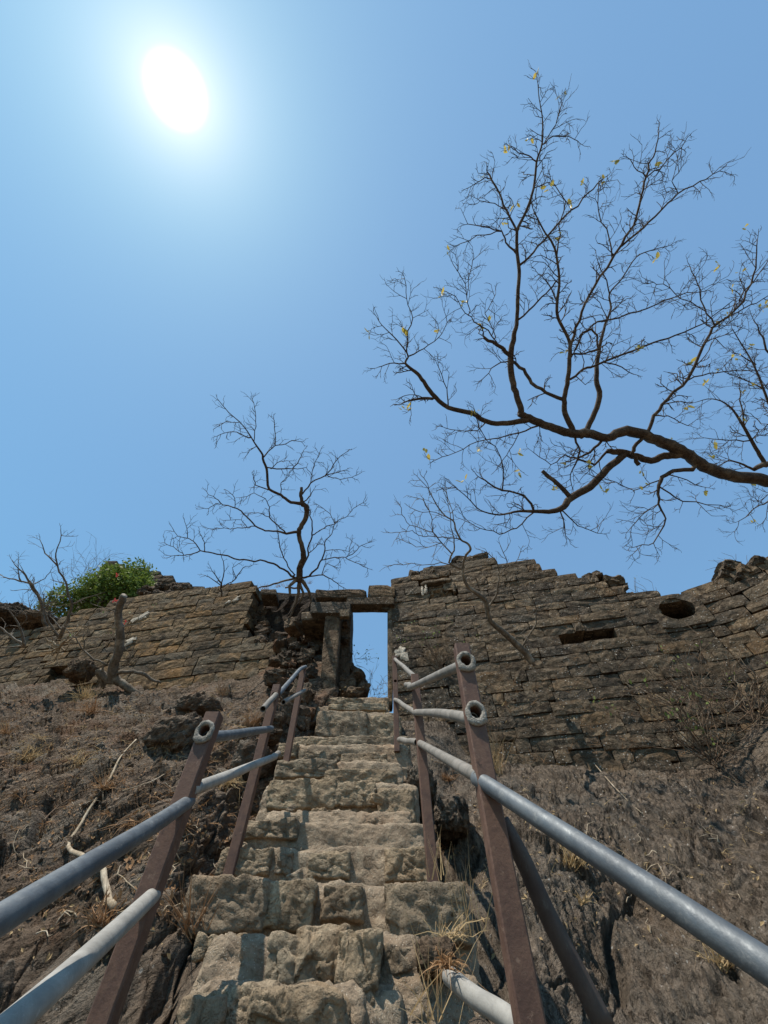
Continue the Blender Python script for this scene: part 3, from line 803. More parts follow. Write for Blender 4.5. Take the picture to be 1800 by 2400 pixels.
# second visible step: three big blocks; others individually placed from the photograph
for k, (a, b, c, d, y, pr) in enumerate([
        (452, 640, 2050, 2190, 2.28, .06), (600, 742, 2062, 2180, 2.28, .04), (757, 852, 2070, 2158, 2.28, .05), (905, 1092, 2062, 2215, 2.28, .06),
        (520, 640, 1985, 2052, 2.62, .02), (650, 690, 1992, 2050, 2.62, .02), (724, 820, 1996, 2056, 2.62, .025), (900, 1006, 1982, 2070, 2.62, .03),
        (570, 700, 1918, 1966, 2.80, .02), (632, 790, 1824, 1896, 3.19, .04), (780, 882, 1830, 1890, 3.19, .035), (728, 762, 1892, 1936, 3.05, .03), (765, 826, 1898, 1938, 3.05, .02), (886, 970, 1845, 1930, 3.17, .02),
        (650, 790, 1779, 1822, 3.52, .03), (760, 930, 1802, 1840, 3.42, .02), (652, 700, 1738, 1775, 3.84, .03), (700, 800, 1756, 1786, 3.84, .02), (800, 910, 1764, 1800, 3.74, .04),
        (690, 800, 1728, 1756, 4.08, .02), (790, 960, 1724, 1766, 4.08, .03), (850, 900, 1745, 1790, 3.9, .03),
        (744, 862, 1664, 1728, 4.88, .12), (850, 940, 1676, 1732, 4.88, .06), (770, 905, 1648, 1664, 5.16, .03), (750, 850, 1636, 1650, 5.50, .02), (870, 912, 1634, 1690, 5.30, .03)]):
    riser_stone(a, b, c, d, y, 300+k, proud=pr)
# broken boulders of the lowest visible step
for k, (a, b, c, d, y, dp) in enumerate([(632, 800, 2176, 2345, 1.80, .35), (792, 892, 2178, 2440, 1.74, .42), (660, 745, 2290, 2350, 1.72, .2), (445, 650, 2306, 2450, 1.60, .3), (600, 800, 2335, 2460, 1.56, .3), (425, 505, 2335, 2460, 1.52, .2), (900, 985, 2215, 2330, 1.90, .3), (470, 560, 2195, 2240, 2.0, .2)]):
    A = at(a, c, y); B = at(b, d, y)
    world_block(st, 'step_stone', A.x, B.x, y, y+dp, B.z, A.z, M['stair'], 400+k, n=36, sq=.12, amp=.045, facet=1.2, freq=1.6)
# sloping mortar aprons at the foot of the risers
for k, (x0, x1, y0, y1, z0, z1) in enumerate([(-.60, .14, 1.92, 2.34, -.12, .215), (-.52, -.05, 1.72, 2.1, -.25, .10), (-.75, .2, 2.50, 2.7, .3, .44), (-.75, .18, 2.95, 3.3, .6, .86), (-.1, .3, 1.9, 2.3, -.1, .12)]):
    world_block(st, 'mortar_apron', x0, x1, y0, y1, z0, z1, M['mortar'], 450+k, n=56, sq=.06, amp=.04, facet=.6, freq=2.6, slope=.38)
rngc = random.Random(91)
for k in range(16):
    px, py = rngc.uniform(470, 990), rngc.choice([rngc.uniform(2190, 2280), rngc.uniform(2050, 2190), rngc.uniform(1850, 2040)])
    bst_ = None
    for (y, z, x0, x1) in STEPS:
        pass
    y = float(np.interp(py, [1850, 1925, 1985, 2055, 2110, 2180, 2290], [3.16, 2.95, 2.74, 2.56, 2.27, 2.22, 1.88]))
    if abs(px-760) > 260 - (2300-py)*.12: continue
    p = at(px, py, y+.005); w = rngc.uniform(.03, .09)
    stone(st, M['stair'] if rngc.random() < .5 else M['mortar'], p, (w, w*.7, w*rngc.uniform(.5, .9)), rngc, name='stone_chip', n=6)
# flanking boulders of the stairs
def boulder(px, py, y, w, h, dp, seed, mat, label, group=None, n=30, amp=.13, sq=.3):
    p = at(px, py, y); zc = depth(p)
    V, F = blob(0, 0, 0, w/900*zc, dp, h/900*zc, seed, n=n, sq=sq, amp=amp, freq=1.9, facet=.7)
    o = link('boulder', mesh('boulder', V, F, M[mat]), None, p, (0, 0, R.uniform(-.2, .2)))
    return tag(o, label, 'boulder', group)
boulder(428, 1745, 4.25, 110, 70, .7, 501, 'rock_left', 'rounded brown boulder left of the near post top')
boulder(470, 1668, 4.85, 90, 34, .5, 502, 'rock_left', 'low flat boulder above the rounded one, left of the railing')
boulder(452, 2120, 2.6, 50, 80, .3, 503, 'rock_left', 'small upright grey boulder beside the left end of the big step')
boulder(600, 1790, 3.9, 60, 60, .5, 504, 'rock_left', 'dark boulder wedged at the left side of the upper steps')
boulder(985, 1850, 3.8, 60, 60, .5, 505, 'rock_right', 'broken dark boulder at the right side of the upper steps')
boulder(1060, 1920, 3.35, 70, 60, .4, 506, 'rock_right', 'shadowed boulder behind the second right-hand post')
boulder(30, 1452, 8.2, 90, 34, 1.0, 507, 'rubble', 'dark boulder on the skyline at the far left edge')
boulder(95, 1462, 7.6, 80, 20, .8, 508, 'rubble', 'flat slab lying on the left end of the wall')
boulder(190, 1572, 6.35, 46, 40, .4, 509, 'rubble', 'round dark stone poking from the left wall foot')
boulder(1022, 2250, 1.95, 84, 54, .22, 510, 'rubble', 'dark stone under the right end of the big step')

# ------------------------------------------------------------------ railings
PW = .052
def post(parent, x, y, ztop, zbot, holes=(), lean=(0, 0), seed=0):
    """square tube post; holes = list of z where the front face is pierced by a round bore"""
    w = PW/2; hr = .0165; n = 16; V, F = [], []
    cuts = [ztop]
    for hz in sorted(holes, reverse=True): cuts += [hz+w*.96, hz-w*.96]
    cuts.append(zbot)
    def P(dx, dy, z):
        t = (ztop-z); return (x+dx+lean[0]*t, y+dy+lean[1]*t, z)
    def add(p): V.append(p); return len(V)-1
    b = .004
    sec = [(-w+b, -w), (w-b, -w), (w, -w+b), (w, w-b), (w-b, w), (-w+b, w), (-w, w-b), (-w, -w+b)]
    rings = []
    for z in cuts: rings.append([add(P(dx, dy, z)) for dx, dy in sec])
    for i in range(len(cuts)-1):
        A, B = rings[i], rings[i+1]; holed = (i % 2 == 1)
        for k in range(8):
            k2 = (k+1) % 8
            if k == 0 and holed:
                hz = (cuts[i]+cuts[i+1])/2; H = (cuts[i]-cuts[i+1])/2
                inner, outer, back = [], [], []
                for j in range(n):
                    t = 2*math.pi*j/n; c, s = math.cos(t), math.sin(t)
                    m = max(abs(c)/(w-b), abs(s)/H)
                    outer.append(add(P(c/m, -w, hz+s/m))); inner.append(add(P(c*hr, -w, hz+s*hr))); back.append(add(P(c*hr, w*.9, hz+s*hr)))
                for j in range(n):
                    j2 = (j+1) % n
                    F.append((outer[j], outer[j2], inner[j2], inner[j])); F.append((inner[j], inner[j2], back[j2], back[j]))
                F.append(tuple(back))
            else: F.append((A[k], B[k], B[k2], A[k2]))
    F.append(tuple(rings[0])); F.append(tuple(rings[-1])[::-1])
    o = obj('post', V, F, M['post'], parent, smooth=False)
    return o
def collar(parent, x, y, z, r=.029, seed=0, sz=1.0):
    n, m = 28, 10; V, F = [], []
    rs = np.random.RandomState(seed); ph = rs.rand(8)*6
    for i in range(n):
        t = 2*math.pi*i/n; lump = 1+.10*math.sin(3*t+ph[0])+.08*math.sin(5*t+ph[1])+.06*math.sin(9*t+ph[2]); rad = .0078*sz*lump
        drip = .006 if math.sin(t) < -.6 else 0
        for k in range(m):
            a = 2*math.pi*k/m; rr = .0245 + math.cos(a)*rad + (drip if math.cos(a) > 0 else 0)
            V.append((x+rr*math.cos(t), y-PW/2-.003 - math.sin(a)*rad*.9 + .0012*math.sin(7*t+3*a), z+rr*math.sin(t)*1.08))
    for i in range(n):
        for k in range(m):
            a = i*m+k; b = i*m+(k+1) % m; c = ((i+1) % n)*m+(k+1) % m; d = ((i+1) % n)*m+k
            F.append((a, b, c, d))
    return obj('cement_collar', V, F, M['cement'], parent)
def hollow_pipe(name, P0, P1, r, mat, parent, bend=None, seed=0, sides=24, wall=.0035):
    P = [Vector(P0)] + ([Vector(b) for b in bend] if bend else []) + [Vector(P1)]
    rs = random.Random(seed)
    if len(P) == 2: P = [P[0].lerp(P[1], t) for t in (0, .25, .5, .75, 1)]
    for i in range(1, len(P)-1): P[i] += Vector((rs.gauss(0, 1), rs.gauss(0, 1), rs.gauss(0, 1)))*.002
    pts, rad = smooth_path(P, [r]*len(P), 6)
    V, F = tubes([(pts, rad)], sides, cap=False)
    V2, F2 = tubes([(pts, [q-wall for q in rad])], sides, cap=False)
    n0 = len(V); V = V+V2; F = F + [tuple(reversed([i+n0 for i in f])) for f in F2]
    m = len(pts)
    for k in range(sides):
        k2 = (k+1) % sides
        F.append((k2, k, n0+k, n0+k2)); e = (m-1)*sides
        F.append((e+k, e+k2, n0+e+k2, n0+e+k))
    return obj(name, V, F, mat, parent)
# posts: x, y, z-top from the photo
rl = empty('stair_railing', (-.62, 1.4, -.3), 'left-hand railing of brown posts and grey pipes beside the steps', 'railing')
rr_ = empty('stair_railing', (.26, 1.2, -.3), 'right-hand railing of brown posts with cement-ringed pipe ends', 'railing')
def pz(px, py, y): return at(px, py, y)
L1, L2, L3 = at(503, 1676, 1.40), at(650, 1608, 2.6), at(712, 1563, 3.65)
R1, R2, R3 = at(1081, 1517, 1.20), at(972, 1584, 2.4), at(925, 1540, 3.84)
hL = at(486, 1722, 1.40).z; hR1 = at(1090, 1560, 1.2).z; hR2 = at(1108, 1680, 1.2).z
pL = post(rl, L1.x, L1.y, L1.z, -.55, holes=(hL,), lean=(-.015, 0))
post(rl, L2.x, L2.y, L2.z, .40, holes=(at(651, 1631, 2.6).z,), lean=(-.02, 0))
post(rl, L3.x, L3.y, L3.z, 1.35)
pR = post(rr_, R1.x, R1.y, R1.z, -.6, holes=(hR1, hR2), lean=(-.004, 0))
post(rr_, R2.x, R2.y, R2.z, .25, lean=(.02, 0))
post(rr_, R3.x, R3.y, R3.z, 1.55, holes=(at(926, 1599, 3.84).z,))
collar(rl, L1.x-.003, L1.y, hL, seed=1).parent = pL; collar(rr_, R1.x+.001, R1.y, hR1, seed=2, sz=1.0).parent = pR; collar(rr_, R1.x+.001, R1.y, hR2, seed=3, sz=1.0).parent = pR
PR = .0190
def pipe(parent, a, b, mat, seed, r=PR, bend=None, ya=None, name='rail_pipe'):
    return hollow_pipe(name, a, b, r, M[mat], parent, bend=bend, seed=seed)
fl = PW/2
A0 = at(434, 1884, 1.39); A1 = atz(0, 2161, .50); d = (A1-A0)
pipe(rl, A0-d*.05, A1+d*.6, 'pipe_blue', 1)
B0 = at(353, 2104, 1.39); B1 = atz(22, 2402, .50); d = (B1-B0)
pipe(rl, B0-d*.05, B1+d*.6, 'pipe_pale', 2)
pipe(rl, at(486, 1728, 1.40), at(636, 1708, 2.6), 'pipe_blue', 3, r=.0185)
pipe(rl, at(447, 1852, 1.40), at(645, 1773, 2.68), 'pipe_pale', 4, r=.0185)
pipe(rl, at(640, 1776, 2.62), at(652, 1766, 2.9), 'pipe_grey', 5, r=.0185)
pipe(rl, at(652, 1628, 2.62), at(716, 1563, 3.64), 'pipe_blue', 6, r=.018, bend=[at(685, 1590, 3.2), at(703, 1569, 3.5)])
pipe(rl, at(616, 1662, 2.35), at(646, 1629, 2.58), 'pipe_grey', 7, r=.0185)
pipe(rl, at(664, 1646, 2.75), at(714, 1618, 3.62), 'pipe_grey', 8, r=.017)
# right
D0 = at(1126, 1829, 1.20); D1 = atz(1800, 2262, .475); d = D1-D0
pipe(rr_, D0-d*.03, D1+d*.5, 'pipe_blue', 11, r=.0198)
pipe(rr_, at(1092, 1556, 1.20), at(960, 1611, 2.42), 'pipe_grey', 12, r=.0185)
pipe(rr_, at(968, 1606, 2.42), at(952, 1605, 2.75), 'pipe_grey', 13, r=.0185)
pipe(rr_, at(1108, 1686, 1.20), at(974, 1670, 2.40), 'pipe_grey', 14, r=.0185, bend=[at(1030, 1670, 1.7)])
pipe(rr_, at(976, 1672, 2.42), at(926, 1640, 3.82), 'pipe_grey', 15, r=.018)
pipe(rr_, at(1124, 1822, 1.20), at(984, 1742, 2.40), 'pipe_grey', 16, r=.0185, bend=[at(1050, 1778, 1.6)])
pipe(rr_, at(978, 1740, 2.40), at(936, 1734, 3.0), 'pipe_grey', 17, r=.0185)
pipe(rr_, at(974, 1588, 2.42), at(926, 1545, 3.82), 'pipe_grey', 18, r=.018)
E0 = atz(1052, 2286, 1.0); E1 = atz(1200, 2400, .80); d = E1-E0
pipe(rr_, E0, E1+d*.9, 'pipe_pale', 19, r=.0195)
pipe(rr_, at(1176, 1925, 1.24), at(1420, 2412, 1.25), 'pipe_rust', 20, r=.0205, bend=[at(1225, 2020, 1.24), at(1290, 2150, 1.245)], name='strut_pipe')

# ------------------------------------------------------------------ trees
def path_depths(paths, zc0, rng, tr, drift=.22):
    """give every traced limb a depth of its own, joined to the limb it springs from"""
    done = []; out = []
    for pl in paths:
        pts = [tr(p[0], p[1]) for p in pl]; rad = [p[2] for p in pl]
        def near(q):
            best = (1e9, zc0)
            for (x, y, zc) in done:
                dd = (x-q[0])**2+(y-q[1])**2
                if dd < best[0]: best = (dd, zc, x, y)
            return best
        z = zc0
        if done:
            b = near(pts[0]); z = b[1]
            if 1.0 < b[0] < 60**2: pts = [(b[2], b[3])] + pts; rad = [rad[0]] + rad
        g = rng.uniform(-drift, drift); P = []
        for i, q in enumerate(pts):
            if i:
                st_ = math.hypot(q[0]-pts[i-1][0], q[1]-pts[i-1][1])/900*zc0
                z += g*st_ + rng.gauss(0, .05)*st_
            P.append(atz(q[0], q[1], z)); done.append((q[0], q[1], z))
            if i:
                a = pts[i-1]; done.extend([(a[0]+(q[0]-a[0])*f, a[1]+(q[1]-a[1])*f, zp+(z-zp)*f) for f in (.2, .4, .6, .8)])
            zp = z
        out.append((P, rad))
    return out
def twig_rec(out, p, d, L, r, lvl, rng, up, leaves, spread=.75):
    n = 3
    pts, rad = [p], [r]
    q = p.copy(); dd = d.copy()
    for i in range(n):
        dd = (dd + Vector((rng.gauss(0, 1), rng.gauss(0, 1), rng.gauss(0, 1)))*.17 + up*.07).normalized()
        q = q + dd*(L/n); pts.append(q.copy()); rad.append(r*(1-.45*(i+1)/n))
        if lvl > 0 and i < n-0 and rng.random() < .85:
            ax = Vector((rng.gauss(0, 1), rng.gauss(0, 1), rng.gauss(0, 1))).cross(dd)
            if ax.length > 1e-3:
                ax.normalize(); nd = (dd*math.cos(spread) + ax*math.sin(spread)).normalized()
                twig_rec(out, q.copy(), nd, L*rng.uniform(.42, .7), max(r*.72, .003), lvl-1, rng, up, leaves, spread)
    out.append((pts, rad))
    leaves.append((q.copy(), dd.copy()))
def build_tree(name, label, cat, paths, tr, zc0, pxr, seed, mat, twig_step, twig_len, twig_lvl, base, trunk_n=1, nleaf=0, leafmat=None, group=None,
               drift=.22, thick=1.0, up=Vector((-.1, -.1, .6)), rmax=6, leaf_size=.05, tmin=.0026, parent_name=None):
    rng = random.Random(seed)
    T = empty(name, base, label, cat, group)
    P3 = path_depths(paths, zc0, rng, tr, drift)
    tw, lv = [], []
    k_r = zc0/900.0*pxr*thick
    for i, (P, rad) in enumerate(P3):
        rr = [max(r*k_r, tmin) for r in rad]
        if max(rr) > .045: pts, ro = smooth_path(P, rr, 4, jit=.10, rng=rng)
        else:
            pts, ro = [P[0]], [rr[0]]
            for a_, b_, ra, rb_ in zip(P[:-1], P[1:], rr[:-1], rr[1:]):
                L_ = (b_-a_).length
                for f_ in (1/3, 2/3):
                    pts.append(a_.lerp(b_, f_)+Vector((rng.gauss(0, 1), rng.gauss(0, 1), rng.gauss(0, 1)))*L_*.035); ro.append(ra+(rb_-ra)*f_)
                pts.append(b_); ro.append(rb_)
        nm = 'trunk' if i < trunk_n else ('root' if len(paths[i][0]) > 3 else 'branch')
        V, F = tubes([(pts, ro)], 9 if max(rr) > .03 else 6)
        obj(nm, V, F, M['bark_pale'] if nm == 'root' else mat, T)
        if nm == 'root': continue
        # twigs
        acc = rng.uniform(0, twig_step)
        for j in range(1, len(pts)):
            seg = (pts[j]-pts[j-1]).length; acc += seg
            r_here = ro[j]/k_r
            if r_here > rmax: acc = min(acc, twig_step); continue
            while acc > twig_step:
                acc -= twig_step*rng.uniform(.6, 1.4)
                t = (pts[j]-pts[j-1]).normalized()
                side = Vector((rng.gauss(0, 1), rng.gauss(0, .8), rng.gauss(0, 1))); side = (side - t*side.dot(t))
                if side.length < 1e-3: continue
                side.normalize(); dr = (t*rng.uniform(.4, .9) + side).normalized()
                twig_rec(tw, pts[j].copy(), dr, twig_len*rng.uniform(.45, 1.15), max(ro[j]*.5, tmin), twig_lvl, rng, up, lv)
        if rad[-1]*k_r < tmin*3:
            twig_rec(tw, pts[-1].copy(), (pts[-1]-pts[-3]).normalized(), twig_len*.5, max(ro[-1]*.9, tmin), twig_lvl, rng, up, lv)
    V, F = tubes(tw, 3, cap=False)
    o = obj('twigs', V, F, mat, T); o['kind'] = 'stuff'
    if nleaf and lv:
        lm = leaf_mesh(leafmat)
        for k in range(nleaf):
            # leaves sit in small groups
            if k % 3 == 0: q, dd = rng.choice(lv)
            p = q + Vector((rng.gauss(0, .03), rng.gauss(0, .03), rng.gauss(0, .03)))*(0 if k % 3 == 0 else 1)
            s = leaf_size*rng.uniform(.6, 1.25)
            link('leaf', lm, T, p-T.location, (rng.uniform(0, 6), rng.uniform(0, 6), rng.uniform(0, 6)), (s, s, s))
    return T, P3
LEAF = {}
def leaf_mesh(mat):
    if mat.name not in LEAF:
        V = [(0, 0, 0), (.35, -.28, .05), (.8, -.2, .02), (1.05, 0, -.08), (.8, .2, .02), (.35, .28, .05), (.5, 0, -.04)]
        F = [(0, 1, 6), (1, 2, 6), (2, 3, 6), (3, 4, 6), (4, 5, 6), (5, 0, 6)]
        LEAF[mat.name] = mesh('leaf', V, F, mat)
    return LEAF[mat.name]

def tr1(x, y): return (850+x/1.746, 150+y/1.746)
big = [
 [(2150, 1980, 34), (1950, 1810, 31), (1800, 1730, 28), (1659, 1705, 25), (1500, 1680, 24), (1400, 1645, 23), (1330, 1600, 23), (1260, 1560, 24), (1180, 1530, 21), (1080, 1500, 22), (1000, 1530, 17), (920, 1510, 19), (860, 1515, 18), (800, 1495, 17), (740, 1475, 16), (680, 1450, 16), (640, 1430, 13)],
 [(680, 1455, 13), (590, 1470, 11), (510, 1465, 10), (450, 1430, 10), (350, 1405, 9), (285, 1350, 9), (250, 1300, 8), (215, 1260, 7), (175, 1225, 5), (185, 1190, 3), (140, 1130, 2.5), (80, 1070, 1.5), (60, 1040, 1)],
 [(185, 1195, 3), (185, 1120, 2.5), (205, 1040, 2), (180, 960, 1.5), (172, 880, 1)],
 [(190, 1195, 3), (250, 1165, 2), (310, 1120, 1.6), (345, 1060, 1.2)],
 [(285, 1370, 6), (230, 1370, 5), (185, 1378, 4)],
 [(170, 1225, 3), (110, 1225, 2), (65, 1240, 1.5)],
 [(350, 1400, 3), (345, 1330, 2), (310, 1240, 1.5)],
 [(650, 1420, 13), (630, 1360, 12), (612, 1290, 13), (605, 1200, 13), (620, 1110, 10), (632, 1050, 8), (635, 950, 8), (640, 850, 7.5), (632, 770, 7), (632, 685, 6.5), (670, 600, 5.5), (700, 510, 5), (712, 400, 4.5), (735, 320, 3.5), (735, 220, 2.6), (722, 140, 1.8), (717, 85, 1.1)],
 [(632, 685, 5), (590, 600, 4.5), (560, 530, 4), (520, 455, 4)],
 [(520, 470, 2.4), (500, 465, 2), (445, 500, 1.2)],
 [(632, 780, 5), (585, 730, 3.5), (570, 685, 3), (520, 670, 2.4), (430, 655, 1.5)],
 [(570, 685, 2.5), (500, 700, 2), (400, 735, 1.2)],
 [(590, 600, 2), (540, 570, 1.7), (480, 560, 1)],
 [(712, 400, 3), (680, 375, 2.5), (640, 365, 2), (617, 350, 1.5)],
 [(735, 330, 3), (780, 295, 2.2), (840, 295, 1.6), (880, 315, 1.2)],
 [(745, 320, 2), (790, 250, 1.5), (812, 170, 1)],
 [(640, 825, 5), (700, 770, 4), (760, 700, 4), (830, 620, 3.5), (900, 550, 3), (960, 490, 2.5), (990, 465, 2)],
 [(632, 1050, 4), (700, 990, 3.5), (750, 940, 3), (790, 890, 3)],
 [(600, 1190, 9), (550, 1150, 7), (495, 1118, 6)],
 [(550, 1140, 3), (480, 1070, 2.6), (420, 1020, 2), (380, 950, 1.6), (340, 930, 1.2)],
 [(440, 1010, 2), (420, 900, 1.6), (370, 820, 1.2)],
 [(425, 950, 1.5), (440, 850, 1.3), (455, 790, 1)],
 [(545, 1120, 2), (500, 1020, 1.7), (540, 950, 1.3)],
 [(600, 1215, 3), (550, 1230, 2.4), (500, 1280, 1.5)],
 [(860, 1500, 12), (830, 1430, 11), (825, 1370, 10), (840, 1290, 9), (848, 1180, 8), (840, 1120, 6), (800, 1040, 6), (795, 980, 6), (805, 900, 5), (795, 800, 4.5), (780, 740, 4), (740, 680, 3), (700, 600, 2.2)],
 [(828, 1375, 8), (750, 1345, 6.5), (690, 1305, 7), (660, 1250, 7), (612, 1215, 6)],
 [(848, 1170, 6), (870, 1080, 5.5), (910, 980, 5), (970, 870, 5), (1060, 740, 5), (1110, 660, 4.5), (1140, 540, 4), (1160, 460, 4), (1190, 380, 3), (1208, 310, 2), (1211, 265, 1.2)],
 [(1060, 745, 4), (1150, 670, 4), (1220, 600, 3.5), (1290, 530, 3), (1380, 480, 2.4), (1460, 438, 1.2)],
 [(1160, 465, 2.5), (1240, 400, 2.2), (1300, 345, 1.6), (1325, 305, 1)],
 [(1160, 465, 2), (1110, 420, 1.6), (1095, 390, 1)],
 [(795, 780, 3), (810, 700, 2.5), (830, 560, 2), (770, 475, 1.5)],
 [(1020, 790, 3), (1010, 720, 2.5), (965, 600, 2), (965, 490, 1.5)],
 [(1290, 530, 2), (1265, 480, 1.6), (1300, 430, 1)],
 [(850, 1290, 5), (900, 1250, 5), (950, 1235, 4.5), (1060, 1190, 4), (1190, 1140, 3.5), (1280, 1110, 3), (1400, 1060, 2.2), (1500, 980, 1.8)],
 [(848, 1190, 4), (910, 1185, 3.5), (965, 1165, 4)],
 [(900, 1520, 12), (940, 1450, 11), (970, 1360, 11), (955, 1290, 10), (965, 1180, 8), (985, 1090, 6), (1015, 1000, 4.5), (1010, 940, 3.5), (1060, 880, 3), (1120, 790, 2.5), (1190, 760, 2), (1250, 745, 1.2)],
 [(965, 1170, 4), (960, 1110, 4), (935, 1085, 4), (900, 1100, 4), (870, 1170, 4)],
 [(900, 1100, 4), (960, 1055, 3.5), (1090, 1020, 3), (1200, 985, 2.5), (1290, 950, 2), (1400, 930, 1.5)],
 [(980, 1220, 3), (1060, 1240, 2.2), (1110, 1270, 1.4)],
 [(1010, 940, 3), (985, 860, 2.2), (960, 800, 1.5)],
 [(800, 980, 3), (760, 900, 2.4), (720, 860, 1.4)],
 [(1130, 1640, 9), (1100, 1595, 8), (1120, 1555, 7.5), (1165, 1510, 7), (1190, 1440, 7), (1250, 1370, 6), (1330, 1290, 6), (1390, 1160, 5.5), (1430, 1080, 5), (1520, 1010, 4), (1590, 900, 3.5), (1610, 800, 2.5), (1615, 720, 1.5)],
 [(1440, 1070, 3), (1400, 1000, 2.5), (1370, 900, 2), (1340, 830, 1.5)],
 [(1330, 1295, 3), (1420, 1265, 2.5), (1520, 1255, 2), (1620, 1255, 1.5)],
 [(1480, 1040, 3), (1560, 1000, 2.5), (1640, 960, 1.8), (1700, 930, 1.2)],
 [(1400, 1010, 2), (1300, 960, 1.8), (1230, 900, 1.4), (1165, 900, 1)],
 [(1190, 1440, 3), (1250, 1440, 2), (1330, 1480, 1.3)],
 [(1540, 970, 2.5), (1620, 860, 2), (1660, 800, 1.4)],
 [(1290, 1600, 16), (1230, 1605, 15), (1180, 1625, 14), (1120, 1605, 14), (1060, 1590, 15), (1000, 1585, 10)],
 [(1075, 1595, 15), (1000, 1660, 15), (930, 1730, 16), (850, 1780, 15), (810, 1820, 12), (740, 1832, 9), (640, 1830, 5), (560, 1845, 3.5), (480, 1825, 2.6), (430, 1775, 2), (370, 1725, 1.3)],
 [(850, 1775, 10), (800, 1720, 9), (735, 1665, 8)],
 [(700, 1830, 5), (690, 1800, 5), (660, 1765, 4), (570, 1745, 4), (530, 1725, 3.5), (485, 1695, 3)],
 [(570, 1745, 3), (575, 1680, 2.6), (565, 1610, 2), (490, 1510, 1.6), (460, 1440, 1)],
 [(700, 1835, 3), (630, 1900, 2.5), (560, 1925, 2.2), (480, 1900, 1.6), (420, 1870, 1)],
 [(810, 1835, 3), (825, 1880, 2.2), (830, 1930, 1.2)],
 [(820, 1830, 3), (880, 1890, 2), (960, 1920, 1.2)],
 [(1000, 1585, 6), (950, 1640, 5), (890, 1620, 4), (830, 1600, 3), (770, 1640, 2), (700, 1590, 1.2)],
 [(1350, 1660, 9), (1270, 1665, 8), (1225, 1690, 8), (1210, 1740, 6), (1210, 1800, 4), (1240, 1860, 3), (1190, 1960, 2), (1120, 1975, 1)],
 [(1230, 1740, 3), (1310, 1790, 2.5), (1460, 1805, 1.4)],
 [(1210, 1800, 2), (1150, 1840, 1.6), (1100, 1895, 1)],
 [(1240, 1680, 3), (1290, 1690, 2), (1390, 1730, 1)],
 [(1225, 1700, 3), (1110, 1745, 2), (1000, 1700, 1.5), (930, 1680, 1)],
 [(720, 1480, 4), (640, 1510, 3), (560, 1530, 2.5), (470, 1545, 2), (380, 1590, 1.4), (300, 1620, 1)],
 [(870, 1530, 5), (890, 1580, 4), (880, 1615, 4), (850, 1680, 2), (860, 1740, 1.2)],
 [(640, 1510, 2), (600, 1580, 1.6), (560, 1640, 1.1)],
 [(500, 1470, 3), (470, 1500, 2), (400, 1500, 1.4), (340, 1490, 1)],
 [(980, 1540, 6), (930, 1590, 5), (880, 1612, 4)],
]
build_tree('bare_tree', 'large bare tree, its thick limb reaching in from the right, a few yellow leaves left', 'tree',
           big, tr1, 6.4, 1/1.746, 5, M['bark'], .125, .33, 2, (7.2, 4.6, 3.1), nleaf=150, leafmat=M['leaf_yellow'], rmax=6.5, leaf_size=.10, tmin=.0062, thick=1.0)
far_right = [
 [(1900, 2050, 16), (1760, 1760, 14), (1690, 1650, 12), (1640, 1640, 11), (1600, 1660, 8)],
 [(1650, 1640, 8), (1625, 1600, 7), (1590, 1540, 6), (1550, 1470, 5), (1500, 1400, 3), (1430, 1370, 2), (1360, 1385, 1)],
 [(1560, 1480, 3), (1550, 1400, 2.5), (1540, 1320, 1.6)],
 [(1590, 1540, 3), (1500, 1540, 2), (1400, 1530, 1.2)],
 [(1690, 1640, 8), (1700, 1540, 7), (1680, 1440, 5), (1640, 1330, 4), (1600, 1230, 3), (1540, 1130, 2), (1510, 1080, 1)],
 [(1640, 1330, 3), (1580, 1300, 2), (1500, 1270, 1.2)],
 [(1700, 1540, 6), (1720, 1400, 5), (1690, 1250, 4), (1640, 1120, 3), (1600, 1050, 1.5)],
 [(1690, 1250, 3), (1740, 1130, 2), (1730, 1000, 1.2)],
 [(1600, 1660, 5), (1560, 1640, 4), (1500, 1620, 2.5), (1440, 1650, 1.2)],
 [(1700, 1730, 5), (1660, 1790, 3), (1600, 1820, 2), (1540, 1870, 1)],
 [(1610, 1230, 2.5), (1560, 1200, 2), (1510, 1170, 1.2)],
]
build_tree('bare_tree', 'densely twigged bare tree at the very right edge behind the thick limb', 'tree', far_right, tr1, 9.0, 1/1.746, 9, M['bark'], .20, .5, 3,
           (9.5, 6.4, 3.2), nleaf=60, leafmat=M['leaf_yellow'], leaf_size=.11, tmin=.0065)
def tr2(x, y): return (350+x/3.016, 900+y/3.016)
